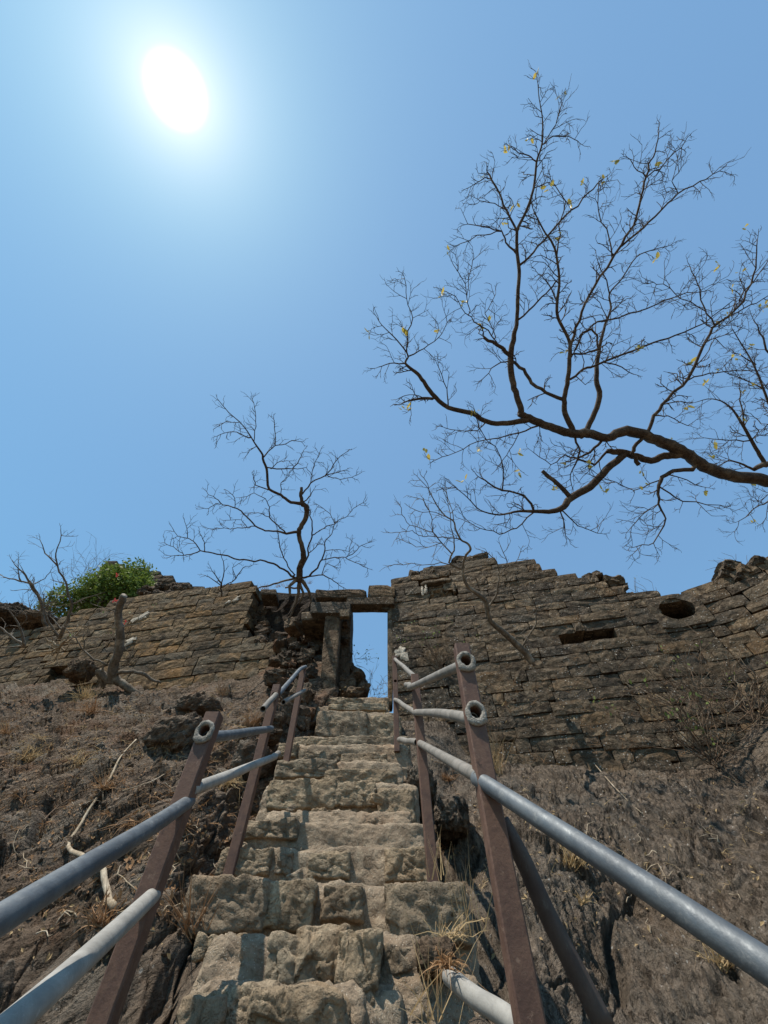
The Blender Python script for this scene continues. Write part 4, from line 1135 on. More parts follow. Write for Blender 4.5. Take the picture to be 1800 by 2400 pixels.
mid = [
 [(1060, 1400, 26), (1065, 1300, 24), (1090, 1220, 22), (1078, 1150, 18), (1060, 1080, 17), (1062, 1030, 18), (1100, 960, 18), (1115, 890, 20), (1090, 850, 18), (1040, 842, 12), (990, 830, 11), (930, 785, 10), (850, 745, 9.5), (835, 680, 9), (830, 600, 9), (805, 540, 8.5), (800, 500, 7.5), (760, 440, 6), (740, 410, 5), (690, 330, 4), (640, 270, 3.5), (560, 200, 3), (492, 118, 2)],
 [(700, 380, 5), (620, 340, 3), (560, 340, 2.5), (480, 368, 1.5)],
 [(740, 400, 4), (755, 300, 3), (750, 200, 2.5), (727, 108, 1.5)],
 [(640, 270, 2.6), (550, 260, 2.2), (485, 300, 1.4)],
 [(1085, 860, 14), (1070, 790, 13), (1075, 730, 11)],
 [(1095, 830, 5), (1140, 790, 4), (1160, 750, 2)],
 [(1080, 780, 6), (1140, 700, 5), (1240, 650, 4.5), (1300, 570, 3.5), (1350, 510, 2.6), (1410, 468, 1.8)],
 [(1240, 650, 4), (1330, 625, 3), (1380, 610, 1.5)],
 [(1270, 655, 3), (1350, 675, 2.5), (1430, 660, 2), (1475, 640, 1.2)],
 [(1140, 700, 3.5), (1150, 620, 3), (1190, 520, 2.4), (1205, 480, 1.4)],
 [(835, 590, 5), (930, 600, 4.5), (1010, 600, 4), (1050, 560, 3.5), (1075, 510, 2.5), (1090, 470, 1.5)],
 [(1020, 597, 3), (1110, 590, 2.5), (1145, 640, 1.4)],
 [(860, 600, 4), (900, 560, 3), (930, 545, 2.5), (990, 545, 1.5)],
 [(810, 515, 5), (860, 460, 4), (890, 435, 3.5), (890, 350, 3), (880, 250, 1.5)],
 [(890, 435, 3.5), (960, 425, 3), (1010, 400, 2.5), (1075, 408, 1.2)],
 [(930, 770, 3.5), (930, 700, 3), (980, 655, 2), (990, 630, 1.2)],
 [(850, 750, 5), (750, 715, 4), (735, 650, 2)],
 [(760, 440, 3), (710, 470, 2), (690, 500, 1.2)],
 [(1050, 1045, 12), (970, 1058, 9), (900, 1040, 7), (820, 1038, 6), (750, 1005, 6), (690, 940, 5.5), (620, 880, 5), (520, 855, 4), (470, 810, 3), (405, 760, 1.5)],
 [(500, 850, 3), (470, 845, 3), (420, 880, 2.5), (368, 882, 1.5)],
 [(745, 1005, 4), (680, 1015, 4), (600, 1022, 3), (500, 1022, 2.5), (420, 1022, 1.5)],
 [(965, 1055, 6), (910, 1000, 5), (850, 945, 5), (850, 870, 4), (820, 810, 3), (740, 770, 2.5), (655, 800, 1.5)],
 [(850, 940, 3), (770, 910, 2.5), (700, 912, 1.5)],
 [(605, 880, 3), (600, 800, 2.6), (560, 760, 1.5)],
 [(690, 1010, 3), (650, 960, 2.4), (540, 963, 1.2)],
 [(1030, 1370, 10), (950, 1310, 8), (880, 1270, 8), (820, 1252, 7), (700, 1245, 6.5), (600, 1235, 6), (530, 1210, 6), (450, 1195, 5.5), (360, 1178, 5), (290, 1205, 4), (210, 1210, 3), (140, 1225, 1.5)],
 [(360, 1178, 4), (310, 1110, 3.5), (270, 1090, 3), (200, 1075, 2), (165, 1020, 1.2)],
 [(270, 1090, 3), (265, 1020, 2), (250, 975, 1.2)], [(235, 1195, 3), (170, 1150, 2.4), (110, 1125, 1.4)], [(390, 1180, 3.5), (390, 1120, 3), (360, 1060, 1.5)],
 [(1030, 1350, 6), (1000, 1320, 5), (950, 1230, 4.5), (920, 1130, 4), (905, 1040, 3), (885, 960, 2)],
 [(1075, 1310, 8), (1125, 1210, 7), (1120, 1160, 6), (1150, 1080, 6), (1150, 1000, 5), (1140, 900, 4), (1120, 850, 3)],
 [(1150, 1070, 5), (1200, 1040, 4), (1250, 1005, 4), (1310, 990, 3.5), (1340, 960, 3), (1400, 935, 2.6), (1440, 880, 2.4), (1510, 840, 1.4)],
 [(1310, 985, 3), (1280, 920, 2.4), (1230, 880, 2), (1185, 850, 1.3)],
 [(1090, 1370, 9), (1130, 1360, 8), (1190, 1300, 7), (1220, 1240, 6), (1240, 1180, 5), (1240, 1120, 4), (1290, 1060, 3), (1310, 990, 2.5)],
 [(1220, 1245, 4), (1310, 1225, 4), (1390, 1225, 3.5), (1450, 1190, 3), (1500, 1140, 2.4), (1555, 1120, 1.3)],
 [(1390, 1230, 3), (1450, 1260, 2.6), (1540, 1300, 1.4)],
 [(1240, 1180, 3), (1340, 1170, 2.5), (1410, 1185, 1.6), (1430, 1110, 1.2)],
 [(1130, 1360, 6), (1230, 1350, 5), (1290, 1380, 4), (1340, 1420, 3), (1390, 1450, 2)],
 [(1220, 1345, 4), (1245, 1270, 3), (1310, 1290, 1.5)],
 [(1120, 1200, 4), (1180, 1150, 3), (1195, 1120, 1.6)],
 [(1060, 1390, 14, 1), (1055, 1450, 13), (1040, 1540, 11), (1010, 1620, 9), (985, 1680, 7), (960, 1740, 5), (945, 1800, 3)],
 [(1040, 1370, 10, 1), (940, 1395, 8), (850, 1425, 7), (765, 1445, 5)],
 [(1080, 1390, 16, 1), (1120, 1450, 12), (1145, 1530, 8), (1140, 1600, 5)],
 [(1060, 1440, 8, 1), (960, 1440, 7)],
 [(1060, 1400, 12, 1), (1090, 1480, 9), (1060, 1560, 6)],
 [(1040, 1380, 14, 1), (990, 1430, 12), (1000, 1500, 8)],
]
zmid = depth(wpt(*on_wall(703, 1380)))+.0
mid_loc = atz(*tr2(1060, 1400), zmid)
build_tree('bare_tree', 'crooked leafless tree rooted in the broken wall top left of the doorway', 'tree', mid, tr2, zmid, 1/3.016, 14, M['bark'], .10, .23, 1,
           mid_loc, drift=.18, tmin=.0058, rmax=4.6, thick=.92)
def tr3(x, y): return (900+x/3.318, 1050+y/3.318)
wt = [
 [(1150, 1665, 24), (1125, 1630, 22), (1080, 1570, 24), (1010, 1510, 22), (930, 1430, 20), (850, 1370, 17), (810, 1300, 15), (795, 1210, 17), (760, 1160, 16), (690, 1110, 13), (640, 1060, 11), (615, 980, 9), (615, 900, 8), (640, 830, 8), (672, 790, 8), (655, 745, 7), (600, 715, 6), (560, 640, 6), (540, 570, 5), (480, 530, 4.5), (420, 460, 4), (370, 370, 3), (340, 310, 2), (270, 235, 1.4)],
 [(600, 715, 4), (500, 700, 4), (400, 690, 3), (320, 690, 2.6), (270, 680, 2.5), (220, 640, 2), (150, 650, 1.5), (65, 660, 1)],
 [(610, 940, 5), (540, 920, 4), (440, 890, 3), (300, 910, 2), (80, 905, 1.2)],
 [(610, 940, 8), (560, 925, 8), (505, 890, 7), (520, 840, 6), (545, 800, 5), (545, 700, 4), (520, 620, 3), (500, 450, 2), (480, 300, 1.3)],
 [(525, 820, 5), (450, 740, 4), (375, 650, 4), (375, 560, 3), (350, 480, 2.5), (300, 400, 2), (235, 385, 1.2)],
 [(380, 655, 3), (300, 630, 2.4), (200, 600, 1.8), (140, 520, 1.4), (135, 465, 1)],
 [(540, 570, 3), (530, 480, 2), (500, 400, 1.5)],
 [(440, 740, 3), (350, 770, 2), (250, 770, 1.6), (150, 720, 1.3)],
 [(480, 530, 3), (400, 500, 2.4), (300, 500, 1.8), (220, 470, 1.1)],
 [(355, 370, 2), (340, 280, 1.6), (290, 215, 1.2)],
 [(820, 1225, 8), (870, 1150, 6), (890, 1050, 5), (900, 980, 4), (875, 880, 3.5), (830, 840, 3), (770, 800, 2)],
 [(900, 980, 3), (970, 920, 2.5), (1020, 890, 2), (1060, 810, 1.5)],
 [(970, 920, 2), (940, 840, 1.6), (905, 760, 1.1)],
 [(1085, 1530, 7), (1140, 1440, 6), (1185, 1370, 5), (1190, 1260, 4), (1140, 1170, 2.5), (1100, 1120, 1.5)],
 [(1190, 1260, 3), (1270, 1230, 2), (1350, 1170, 1.5)],
 [(1010, 1480, 3), (1060, 1450, 2), (1110, 1400, 1.5)],
 [(800, 1340, 3), (740, 1390, 2.4), (680, 1420, 1.6), (560, 1420, 1)],
 [(1100, 1600, 14, 1), (1140, 1640, 12), (1170, 1690, 9)], [(1110, 1610, 10, 1), (1075, 1640, 7), (1050, 1600, 4)],
]
zwt = depth(wpt(*on_wall(1240, 1550)))-.25
build_tree('bare_tree', 'slender crooked bare tree growing out of the right wall face, leaning up left', 'tree', wt, tr3, zwt, 1/3.318, 31, M['bark_pale'], .13, .22, 1,
           atz(*tr3(1140, 1650), zwt), drift=.10, tmin=.0048, rmax=4.4, thick=1.15)
def tr4(x, y): return (x/2.37, 1200+y/2.37)
stump = [
 [(620, 950, 38), (625, 890, 33), (650, 800, 28), (668, 720, 28), (662, 640, 25), (660, 560, 23), (675, 500, 24), (690, 465, 22)],
 [(610, 940, 24, 1), (565, 900, 22), (545, 880, 18), (560, 930, 16), (580, 980, 10)],
 [(640, 930, 28, 1), (690, 965, 25), (740, 995, 20), (780, 1015, 14)],
 [(650, 895, 14, 1), (740, 885, 12), (800, 900, 12), (850, 935, 10), (895, 950, 6)],
 [(600, 930, 7), (575, 890, 7), (572, 830, 6)],
 [(600, 850, 6), (520, 820, 6), (465, 770, 5), (430, 720, 4), (380, 660, 3)],
 [(465, 760, 4), (460, 700, 3), (490, 650, 2)],
 [(670, 830, 4), (760, 810, 3), (820, 760, 2)],
 [(680, 640, 4), (760, 625, 3), (920, 600, 1.5)],
 [(700, 700, 3), (740, 620, 2.4), (830, 560, 1.2)],
 [(665, 560, 4), (620, 545, 3), (540, 520, 1.5)],
 [(640, 880, 4), (700, 850, 3), (740, 760, 2)],
]
zst = depth(wpt(*on_wall(262, 1595)))-.45
build_tree('tree_stump', 'broken pale-rooted tree stump standing at the foot of the left wall', 'tree stump', stump, tr4, zst, 1/2.37, 41, M['bark_pale'], .22, .28, 1,
           atz(*tr4(620, 950), zst), drift=.08, thick=.8, tmin=.0042, nleaf=10, leafmat=M['leaf_olive'], rmax=4.6)
s1 = [[(260, 640, 10), (235, 540, 7), (215, 470, 7), (180, 400, 5), (110, 385, 4), (20, 360, 2.5)], [(215, 470, 5), (140, 350, 4), (80, 290, 2), (65, 265, 1.2)], [(190, 400, 3), (250, 370, 2), (285, 320, 1.5)], [(120, 390, 3), (100, 320, 2), (105, 260, 1.2)],
      [(180, 400, 3), (130, 330, 2), (115, 300, 1.2)]]
build_tree('bare_shrub', 'grey leafless shrub on the left wall, leaning left against the sky', 'shrub', s1, tr4, zst+.5, 1/2.37, 43, M['bark_pale'], .22, .22, 1, atz(*tr4(260, 640), zst+.5), drift=.05, tmin=.0042)
s2 = [[(330, 700, 11), (380, 600, 8), (400, 510, 6), (370, 400, 5), (320, 300, 4), (250, 230, 3), (222, 155, 1.5)], [(320, 300, 4), (310, 230, 3), (340, 130, 2), (338, 90, 1.2)], [(340, 130, 2), (400, 135, 1.2)], [(400, 510, 4), (470, 480, 3), (550, 455, 1.5)],
      [(330, 700, 7), (290, 640, 6), (250, 560, 4), (240, 480, 3)], [(350, 660, 5), (300, 600, 3)]]
build_tree('bare_shrub', 'tall forked leafless shrub in front of the green bush, tips reaching the sky', 'shrub', s2, tr4, zst+.3, 1/2.37, 44, M['bark_pale'], .2, .2, 1, atz(*tr4(330, 700), zst+.3), drift=.05, tmin=.0042)
s3 = [[(135, 745, 8), (110, 640, 5), (60, 560, 3), (45, 530, 1.5)], [(130, 740, 7), (60, 690, 6), (0, 640, 4), (-60, 620, 3)], [(130, 745, 6), (60, 750, 4), (0, 755, 3), (-50, 750, 2)], [(110, 640, 3), (150, 590, 2), (120, 540, 1.2)], [(60, 690, 3), (20, 730, 2), (-30, 800, 1.2)]]
build_tree('bare_shrub', 'low sprawling leafless shrub at the left edge of the wall', 'shrub', s3, tr4, zst+.3, 1/2.37, 45, M['bark_pale'], .2, .2, 1, atz(*tr4(135, 745), zst+.3), drift=.05, tmin=.0042)
s4 = [[(330, 750, 8), (290, 770, 5), (210, 775, 3)], [(325, 745, 6), (270, 720, 5), (250, 690, 4), (290, 665, 3)], [(335, 745, 6), (380, 690, 5), (420, 650, 3)], [(335, 750, 5), (400, 700, 4), (450, 650, 3)], [(330, 750, 5), (360, 770, 4), (385, 735, 3)], [(330, 750, 6), (290, 800, 4), (300, 740, 2)], [(330, 755, 5), (300, 830, 3), (200, 860, 2)]]
build_tree('bare_shrub', 'tangle of pale cut sticks on the left wall below the forked shrub', 'shrub', s4, tr4, zst+.2, 1/2.37, 46, M['root_pale'], .3, .16, 1, atz(*tr4(330, 750), zst+.2), drift=.1, tmin=.005)
s5 = [[(1230, 470, 5), (1230, 400, 4), (1180, 330, 2), (1165, 300, 1.2)], [(1230, 420, 4), (1245, 330, 3), (1230, 250, 1.6), (1225, 225, 1)], [(1235, 420, 3), (1310, 370, 3), (1350, 310, 2), (1410, 290, 1.2)], [(1230, 410, 3), (1160, 360, 2), (1130, 350, 1.2)], [(1310, 370, 2), (1290, 310, 1.6), (1340, 280, 1)]]
build_tree('bare_shrub', 'thin bare shrub sprouting on the left wall top near the middle tree', 'shrub', s5, tr4, zst+.6, 1/2.37, 47, M['bark'], .14, .14, 1, atz(*tr4(1230, 470), zst+.6), drift=.05, tmin=.0038)

# ------------------------------------------------------------------ bushes, weeds, grass
def leaf_cloud(clumps, n, size, rng):
    V, F = [], []
    tot = sum(c[3]*c[4]*c[5] for c in clumps)
    for (cx, cy, cz, rx, ry, rz) in clumps:
        k = int(n*rx*ry*rz/tot)
        for _ in range(k):
            d = Vector((rng.gauss(0, 1), rng.gauss(0, 1), rng.gauss(0, 1))).normalized()*(rng.random()**.45)
            d *= 1+.25*math.sin(d.x*9+cx)*math.cos(d.z*8+cz)
            p = Vector((cx+d.x*rx, cy+d.y*ry, cz+d.z*rz))
            ax = Vector((rng.gauss(0, 1), rng.gauss(0, 1), rng.gauss(0, .6)+.2)).normalized(); sd = ax.orthogonal().normalized()
            sd = (Matrix.Rotation(rng.uniform(0, 6.28), 3, ax) @ sd); L = size*rng.uniform(.6, 1.3)
            nn = ax.cross(sd)*L*.12
            b = len(V); V += [p, p+ax*L*.45+sd*L*.25+nn, p+ax*L, p+ax*L*.45-sd*L*.25+nn]; F.append((b, b+1, b+2, b+3))
    return V, F
def bush(name, label, ctr, clumps, n, size, mat, seed, stems=14, flowers=0):
    rng = random.Random(seed); T = empty(name, ctr, label, 'bush'); ctr = Vector(ctr)
    cl = [(ctr.x+a, ctr.y+b, ctr.z+c, d, e, f) for a, b, c, d, e, f in clumps]
    V, F = leaf_cloud(cl, n, size, rng); o = obj('foliage', V, F, mat, T); o['kind'] = 'stuff'
    tw = []
    for k in range(stems):
        c = rng.choice(cl); e = Vector((c[0]+rng.uniform(-1, 1)*c[3]*1.15, c[1], c[2]+c[5]*rng.uniform(.3, 1.3)))
        p0 = ctr + Vector((rng.gauss(0, .1), rng.gauss(0, .1), 0)); m = p0.lerp(e, .5)+Vector((rng.gauss(0, .1), 0, .1))
        pts, ro = smooth_path([p0, m, e], [.02, .012, .004], 4); tw.append((pts, ro))
    V, F = tubes(tw, 4); obj('stems', V, F, M['bark'], T)
    return T
gctr = at(228, 1418, 9.0)
zcg = depth(gctr); u = zcg/900
bush('green_bush', 'dense green leafy bush with red flowers rising behind the left wall', gctr,
     [(-90*u, 0, 10*u, 38*u, .5, 38*u), (-50*u, .1, 40*u, 50*u, .6, 44*u), (0, 0, 60*u, 60*u, .7, 60*u), (35*u, .1, 95*u, 42*u, .6, 42*u), (60*u, 0, 50*u, 52*u, .6, 44*u), (5*u, .2, 20*u, 85*u, .6, 32*u), (-28*u, 0, 95*u, 24*u, .4, 26*u), (98*u, 0, 14*u, 26*u, .3, 13*u), (-100*u, 0, -15*u, 30*u, .4, 24*u), (62*u, 0, 112*u, 20*u, .3, 18*u)],
     11000, .105, M['leaf_green'], 61)
FL = leaf_mesh(M['flower'])
for px, py in [(275, 1347), (268, 1407), (277, 1406), (294, 1459)]:
    lab = {1347: 'small red flower against the green bush', 1407: 'left one of two red flowers at the cut stump top', 1406: 'right one of two red flowers at the cut stump top', 1459: 'small red flower halfway down the right side of the stump'}[py]
    f = empty('red_flower', at(px, py, 6.3), lab, 'flower', 'red flowers round the stump')
    for k in range(5):
        link('petal', FL, f, (0, 0, 0), (R.uniform(0, 6), R.uniform(0, 6), k*1.25), (.06,)*3)

def shrub(name, label, base, stems, spread, length, rad, mat, seed, lean, leaves=0, leafmat=None, lsize=.04, twl=.5, lvl=2, cat='shrub', group=None):
    rng = random.Random(seed); T = empty(name, base, label, cat, group); base = Vector(base)
    tw, lv = [], []
    for k in range(stems):
        d = (Vector(lean) + Vector((rng.gauss(0, 1)*spread, rng.gauss(0, .5)*spread, rng.gauss(0, .8)*spread))).normalized()
        twig_rec(tw, base+Vector((rng.gauss(0, .03), 0, rng.gauss(0, .03))), d, length*rng.uniform(.5, 1.1), rad, lvl, rng, Vector((0, 0, .5)), lv)
    V, F = tubes(tw, 4, cap=False); o = obj('stems', V, F, mat, T)
    if leaves:
        lm = leaf_mesh(leafmat)
        for k in range(leaves):
            if k % 4 == 0: q, _ = rng.choice(lv)
            s = lsize*rng.uniform(.6, 1.2); p = q + Vector((rng.gauss(0, 1), rng.gauss(0, 1), rng.gauss(0, 1)))*lsize
            link('leaf', lm, T, p-T.location, (rng.uniform(0, 6), rng.uniform(0, 6), rng.uniform(0, 6)), (s, s, s))
    return T
yb = wall_y(1665, 1790)-.22
shrub('dry_shrub', 'big tangled dry shrub with reddish roots at the foot of the curved bastion', at(1668, 1785, yb), 22, .75, .95, .007, M['twig_dry'], 71, (.1, -.35, .55), 60, M['leaf_olive'], .05)
shrub('dry_shrub', 'second dry shrub higher on the bastion at the right edge of the view', at(1775, 1690, wall_y(1775, 1690)-.12), 16, .8, .75, .007, M['twig_dry'], 72, (-.1, -.4, .5), 30, M['leaf_olive'], .045)
shrub('weed_clump', 'reddish weed clump growing from the wall above the right near post', at(1030, 1562, wall_y(1030, 1562)-.03), 26, .55, .62, .0042, M['twig_dry'], 73, (-.25, -.3, .8), 70, M['leaf_olive'], .035, lvl=1)
shrub('weed_clump', 'thin weeds against the sky in the dip of the right wall', wpt(*on_wall(1545, 1400), -.2), 8, .35, .42, .003, M['twig_dry'], 74, (-.3, 0, .8), 16, M['leaf_olive'], .025, lvl=1)
shrub('weed_clump', 'small leafy weed in the doorway against the sky', at(832, 1545, 6.4), 5, .5, .3, .003, M['twig_dry'], 75, (.5, 0, .1), 26, M['leaf_green'], .04, lvl=1)
shrub('weed_clump', 'fine dry weed rising behind the doorway threshold', at(872, 1650, 6.8), 9, .4, .6, .003, M['twig_dry'], 76, (0, 0, .9), 20, M['leaf_olive'], .025, lvl=2)
shrub('weed_clump', 'grey wispy shrub behind the green bush on the skyline', at(180, 1400, 9.6), 26, .45, 1.5, .006, M['twig_dry'], 77, (-.1, 0, .8), lvl=2)
shrub('weed_clump', 'wispy dry bush at the left edge below the skyline', at(70, 1445, 8.4), 20, .6, 1.0, .006, M['twig_dry'], 78, (-.3, 0, .6), lvl=2)
shrub('weed_clump', 'faint dry stems hanging on the right wall above the ledge', at(1160, 1755, wall_y(1160, 1755)-.08), 14, .5, .5, .003, M['twig_dry'], 79, (.1, -.2, .8), lvl=1)
shrub('weed_clump', 'dry stems on the left wall beside the stump', at(275, 1510, wall_y(275, 1510)-.08), 14, .7, .45, .004, M['twig_dry'], 80, (-.3, -.2, .6), 14, M['leaf_olive'], .04, lvl=1)
shrub('weed_clump', 'dry stems on top of the right end of the bastion', wpt(*on_wall(1735, 1325), -.15), 8, .5, .3, .003, M['twig_dry'], 81, (-.1, 0, .8), lvl=1)
shrub('weed_clump', 'brown creeper stems hanging over the bastion blocks', at(1640, 1640, wall_y(1640, 1640)-.1), 18, .7, .8, .004, M['twig_dry'], 82, (-.4, -.3, .4), 10, M['leaf_olive'], .03, lvl=1)

def tuft(base, n, L, spread, mat, seed, droop=.5, lean=(0, -.3, .6), w=.0028):
    rng = random.Random(seed); V, F = [], []
    for k in range(n):
        d = (Vector(lean)+Vector((rng.gauss(0, 1)*spread, rng.gauss(0, 1)*spread*.7, rng.gauss(0, .5)*spread))).normalized()
        p = Vector(base)+Vector((rng.gauss(0, 1), rng.gauss(0, .5), rng.gauss(0, .3)))*L*.12
        l = L*rng.uniform(.4, 1.15); sd = d.cross(Vector((rng.gauss(0, 1), rng.gauss(0, 1), rng.gauss(0, 1)))).normalized()*w*rng.uniform(.6, 1.3)
        b = len(V)
        for i in range(5):
            t = i/4; q = p+d*l*t+Vector((0, -.1, -1))*droop*l*t*t*rng.uniform(.3, .8)
            ww = sd*(1-t*.85); V += [q-ww, q+ww]
            if i: F.append((b+2*i-2, b+2*i-1, b+2*i+1, b+2*i))
    return V, F
# ray cast against the rock sheets so that tufts stand on the rock
from mathutils.bvhtree import BVHTree
bvL = BVHTree.FromPolygons([tuple(v) for v in LV], [tuple(int(i) for i in f) for f in LF])
bvR = BVHTree.FromPolygons([tuple(v) for v in RV], [tuple(int(i) for i in f) for f in RF])
def on_rock(px, py):
    d = atz(px, py, 1).normalized(); best = None
    for b in (bvL, bvR):
        h = b.ray_cast(Vector((0, 0, 0)), d, 30)
        if h[0] is not None and (best is None or h[3] < best[1]): best = (h[0], h[3], h[1])
    if best is None: return at(px, py, 4), Vector((0, -1, 0))
    return best[0], best[2]
def grass(label, px, py, n, L, mat='straw', spread=.45, droop=.5, lean=(0, -.3, .7), seed=0, p=None, w=.0028):
    p = p or on_rock(px, py)[0]
    V, F = tuft(p, n, L, spread, M[mat], seed, droop, lean, w)
    return tag(obj('grass_tuft', V, F, M[mat], origin=p), label, 'grass tuft', 'tufts of dry grass on the rock')
grass('tall dry straw tuft beside the near right post', 1158, 1815, 110, .42, lean=(.05, -.2, 1), spread=.22, droop=.2, seed=1, w=.003)
grass('dry straw tuft on the right rock face under the blue-grey pipe', 1350, 2030, 70, .30, seed=2, droop=.9)
grass('small straw tuft low on the right rock face', 1362, 2120, 30, .14, seed=3, droop=.8)
grass('straw tuft near the lower right corner of the rock face', 1700, 2270, 50, .22, seed=4, droop=.7)
grass('upright straw stalks at the right end of the big step', 1098, 2180, 16, .30, lean=(.15, -.2, 1), spread=.25, droop=.1, seed=5, p=at(1100, 2190, 2.15), w=.0024)
grass('dry grass fringe spilling under the right end of the big step', 1040, 2235, 36, .18, seed=6, droop=1.2, spread=.8, p=at(1050, 2200, 2.0), w=.002)
grass('brown grass tuft at the left end of the big step', 440, 2190, 60, .24, 'straw_red', seed=7, droop=.2, lean=(-.2, -.3, .9))
grass('brown grass mat left of the second left post', 590, 1700, 120, .30, 'straw_red', seed=8, droop=.8, spread=.8)
grass('dry grass mat below the left wall beside the stump', 195, 1640, 130, .42, 'straw', seed=9, droop=.7, spread=.8, w=.004)
grass('dry grass hanging below the stump roots', 215, 1670, 90, .40, 'straw_red', seed=10, droop=1.0, spread=.8, w=.004)
grass('straw patch on the left rock slope near the left edge', 60, 1780, 90, .28, 'straw', seed=11, droop=.8, spread=.9)
grass('small dry grass patch at the left edge of the slope', 15, 1720, 70, .26, 'straw_red', seed=12, droop=.8, spread=.9)
grass('dry grass tuft on the slope above the fallen branch', 175, 1790, 50, .26, 'straw', seed=13, droop=.9, spread=.8)
grass('brown tuft beside the bent fallen branch', 245, 1850, 60, .20, 'straw_red', seed=14, droop=.6, spread=.7)
grass('brown weeds on the soil below the left wall end', 520, 1630, 50, .30, 'straw_red', lean=(0, -.2, 1), spread=.3, droop=.1, seed=15)
grass('pale roots and grass over the dark hollow left of the steps', 540, 1840, 90, .22, 'straw', seed=16, droop=1.2, spread=.9)
grass('reddish root tuft low on the left slope', 235, 2170, 50, .18, 'straw_red', seed=17, droop=.7, spread=.7)
grass('dry grass at the foot of the second right post', 1050, 1830, 70, .2, 'straw_red', seed=18, droop=1., spread=.9)
grass('few straws at the base of the second right post', 1030, 2050, 12, .2, 'straw', seed=19, droop=.1, spread=.4, lean=(0, -.1, 1), p=at(1026, 2060, 2.3), w=.002)
grass('dense withered grass hanging over the start of the lowest pipe', 1055, 2275, 60, .09, 'straw_red', seed=21, droop=1.3, spread=.8, p=at(1048, 2262, 1.50), w=.0022)
grass('thin straws in the lower right gap by the low pipe', 1010, 2340, 16, .26, 'straw', seed=20, droop=.3, spread=.6, p=at(1020, 2400, 1.7), w=.002)
# loose scatter of grass and litter that nobody could count
rg = random.Random(5); GV, GF = [], []
def scatter(n, x0, x1, y0, y1, L, mat_v, mat_f, k=7, seed0=1000, weight=None):
    for i in range(n):
        px, py = rg.uniform(x0, x1), rg.uniform(y0, y1)
        if weight and rg.random() > weight(px, py): continue
        p, nn = on_rock(px, py)
        V, F = tuft(p, k, L*rg.uniform(.5, 1.2), .9, None, seed0+i, .8, tuple(nn*.6), .0022)
        b = len(mat_v); mat_v.extend(V); mat_f.extend([tuple(j+b for j in f) for f in F])
V1, F1, V2, F2 = [], [], [], []
scatter(150, 0, 640, 1615, 1800, .16, V1, F1, seed0=1000)
scatter(220, 0, 640, 1615, 1950, .14, V2, F2, seed0=2000)
scatter(60, 1130, 1800, 1790, 2100, .10, V1, F1, k=5, seed0=3000)
scatter(50, 960, 1180, 1760, 2050, .10, V2, F2, seed0=4000)
tag(obj('dry_grass', V1, F1, M['straw']), 'thin straw-coloured grass scattered over the rock', 'grass', kind='stuff')
tag(obj('dry_grass', V2, F2, M['straw_red']), 'thin brown withered grass and roots scattered over the rock', 'grass', kind='stuff')
# dry stems clinging in the joints of the right wall and along the wall tops
V3, F3 = [], []
for i in range(240):
    px, py = rg.uniform(930, 1800), rg.uniform(1430, 1790)
    if rg.random() > (py-1400)/390: continue
    s, z = on_wall(px, py); p = wpt(s, z, .03)
    V, F = tuft(p, 5, rg.uniform(.08, .22), .7, None, 5000+i, .4, (0, -.4, .5), .0022); b = len(V3); V3 += V; F3 += [tuple(j+b for j in f) for f in F]
for i in range(70):
    px = rg.uniform(430, 720); s, z = on_wall(px, 1388-(px-430)*.12); p = wpt(s, z, -.2)
    V, F = tuft(p, 6, rg.uniform(.10, .28), .4, None, 6000+i, .2, (0, 0, 1), .0025); b = len(V3); V3 += V; F3 += [tuple(j+b for j in f) for f in F]
tag(obj('wall_grass', V3, F3, M['straw_red']), 'dry stems growing in the joints and along the tops of the walls', 'grass', kind='stuff')

# leaf litter, pebbles and thin roots on the slopes
def litter(n, x0, x1, y0, y1, size, seed):
    rng = random.Random(seed); V, F = [], []
    for i in range(n):
        px, py = rng.uniform(x0, x1), y0+(y1-y0)*rng.random()**1.5
        p, nn = on_rock(px, py); nn = nn if nn.dot(p) < 0 else -nn
        a = Vector((rng.gauss(0, 1), rng.gauss(0, 1), rng.gauss(0, 1))); u = (a-nn*a.dot(nn)*.7).normalized(); v = u.cross(nn).normalized()
        L = size*rng.uniform(.5, 1.3); p = p+nn*.008; b = len(V)
        V += [p-u*L, p+v*L*.45+nn*L*.3, p+u*L, p-v*L*.45+nn*L*.25]; F.append((b, b+1, b+2, b+3))
    return V, F
V, F = litter(1500, 0, 640, 1610, 2150, .016, 301); tag(obj('leaf_litter', V, F, M['straw_red'], smooth=False), 'brown fallen leaf litter on the left slope', 'leaf litter', kind='stuff')
V, F = litter(900, 0, 1800, 1610, 2250, .013, 302); tag(obj('leaf_litter', V, F, M['straw'], smooth=False), 'pale scraps of straw and bark on the slopes', 'leaf litter', kind='stuff')
pv, pf = [], []
rp = random.Random(88); base_v, base_f = zip(*[blob(0, 0, 0, 1, 1, 1, 600+k, n=3, sq=.3, amp=.18, facet=.9) for k in range(6)])
for i in range(240):
    px = rp.uniform(0, 640) if rp.random() < .8 else rp.uniform(1130, 1800); py = rp.uniform(1610, 2250)
    p, nn = on_rock(px, py); k = rp.randrange(6); L = rp.uniform(.012, .055)*(1.3 if py < 1800 else .8)
    m = Euler((rp.uniform(0, 6), rp.uniform(0, 6), rp.uniform(0, 6))).to_matrix(); b = len(pv)
    W = (base_v[k]*np.array([L, L*.8, L*.6])) @ np.array(m) + np.array(p); pv += [tuple(w) for w in W]; pf += [tuple(j+b for j in f) for f in base_f[k]]
tag(obj('loose_pebbles', pv, pf, M['rock_left'], smooth=False), 'loose stones and pebbles lying on the slopes', 'pebbles', kind='stuff')
rt = []
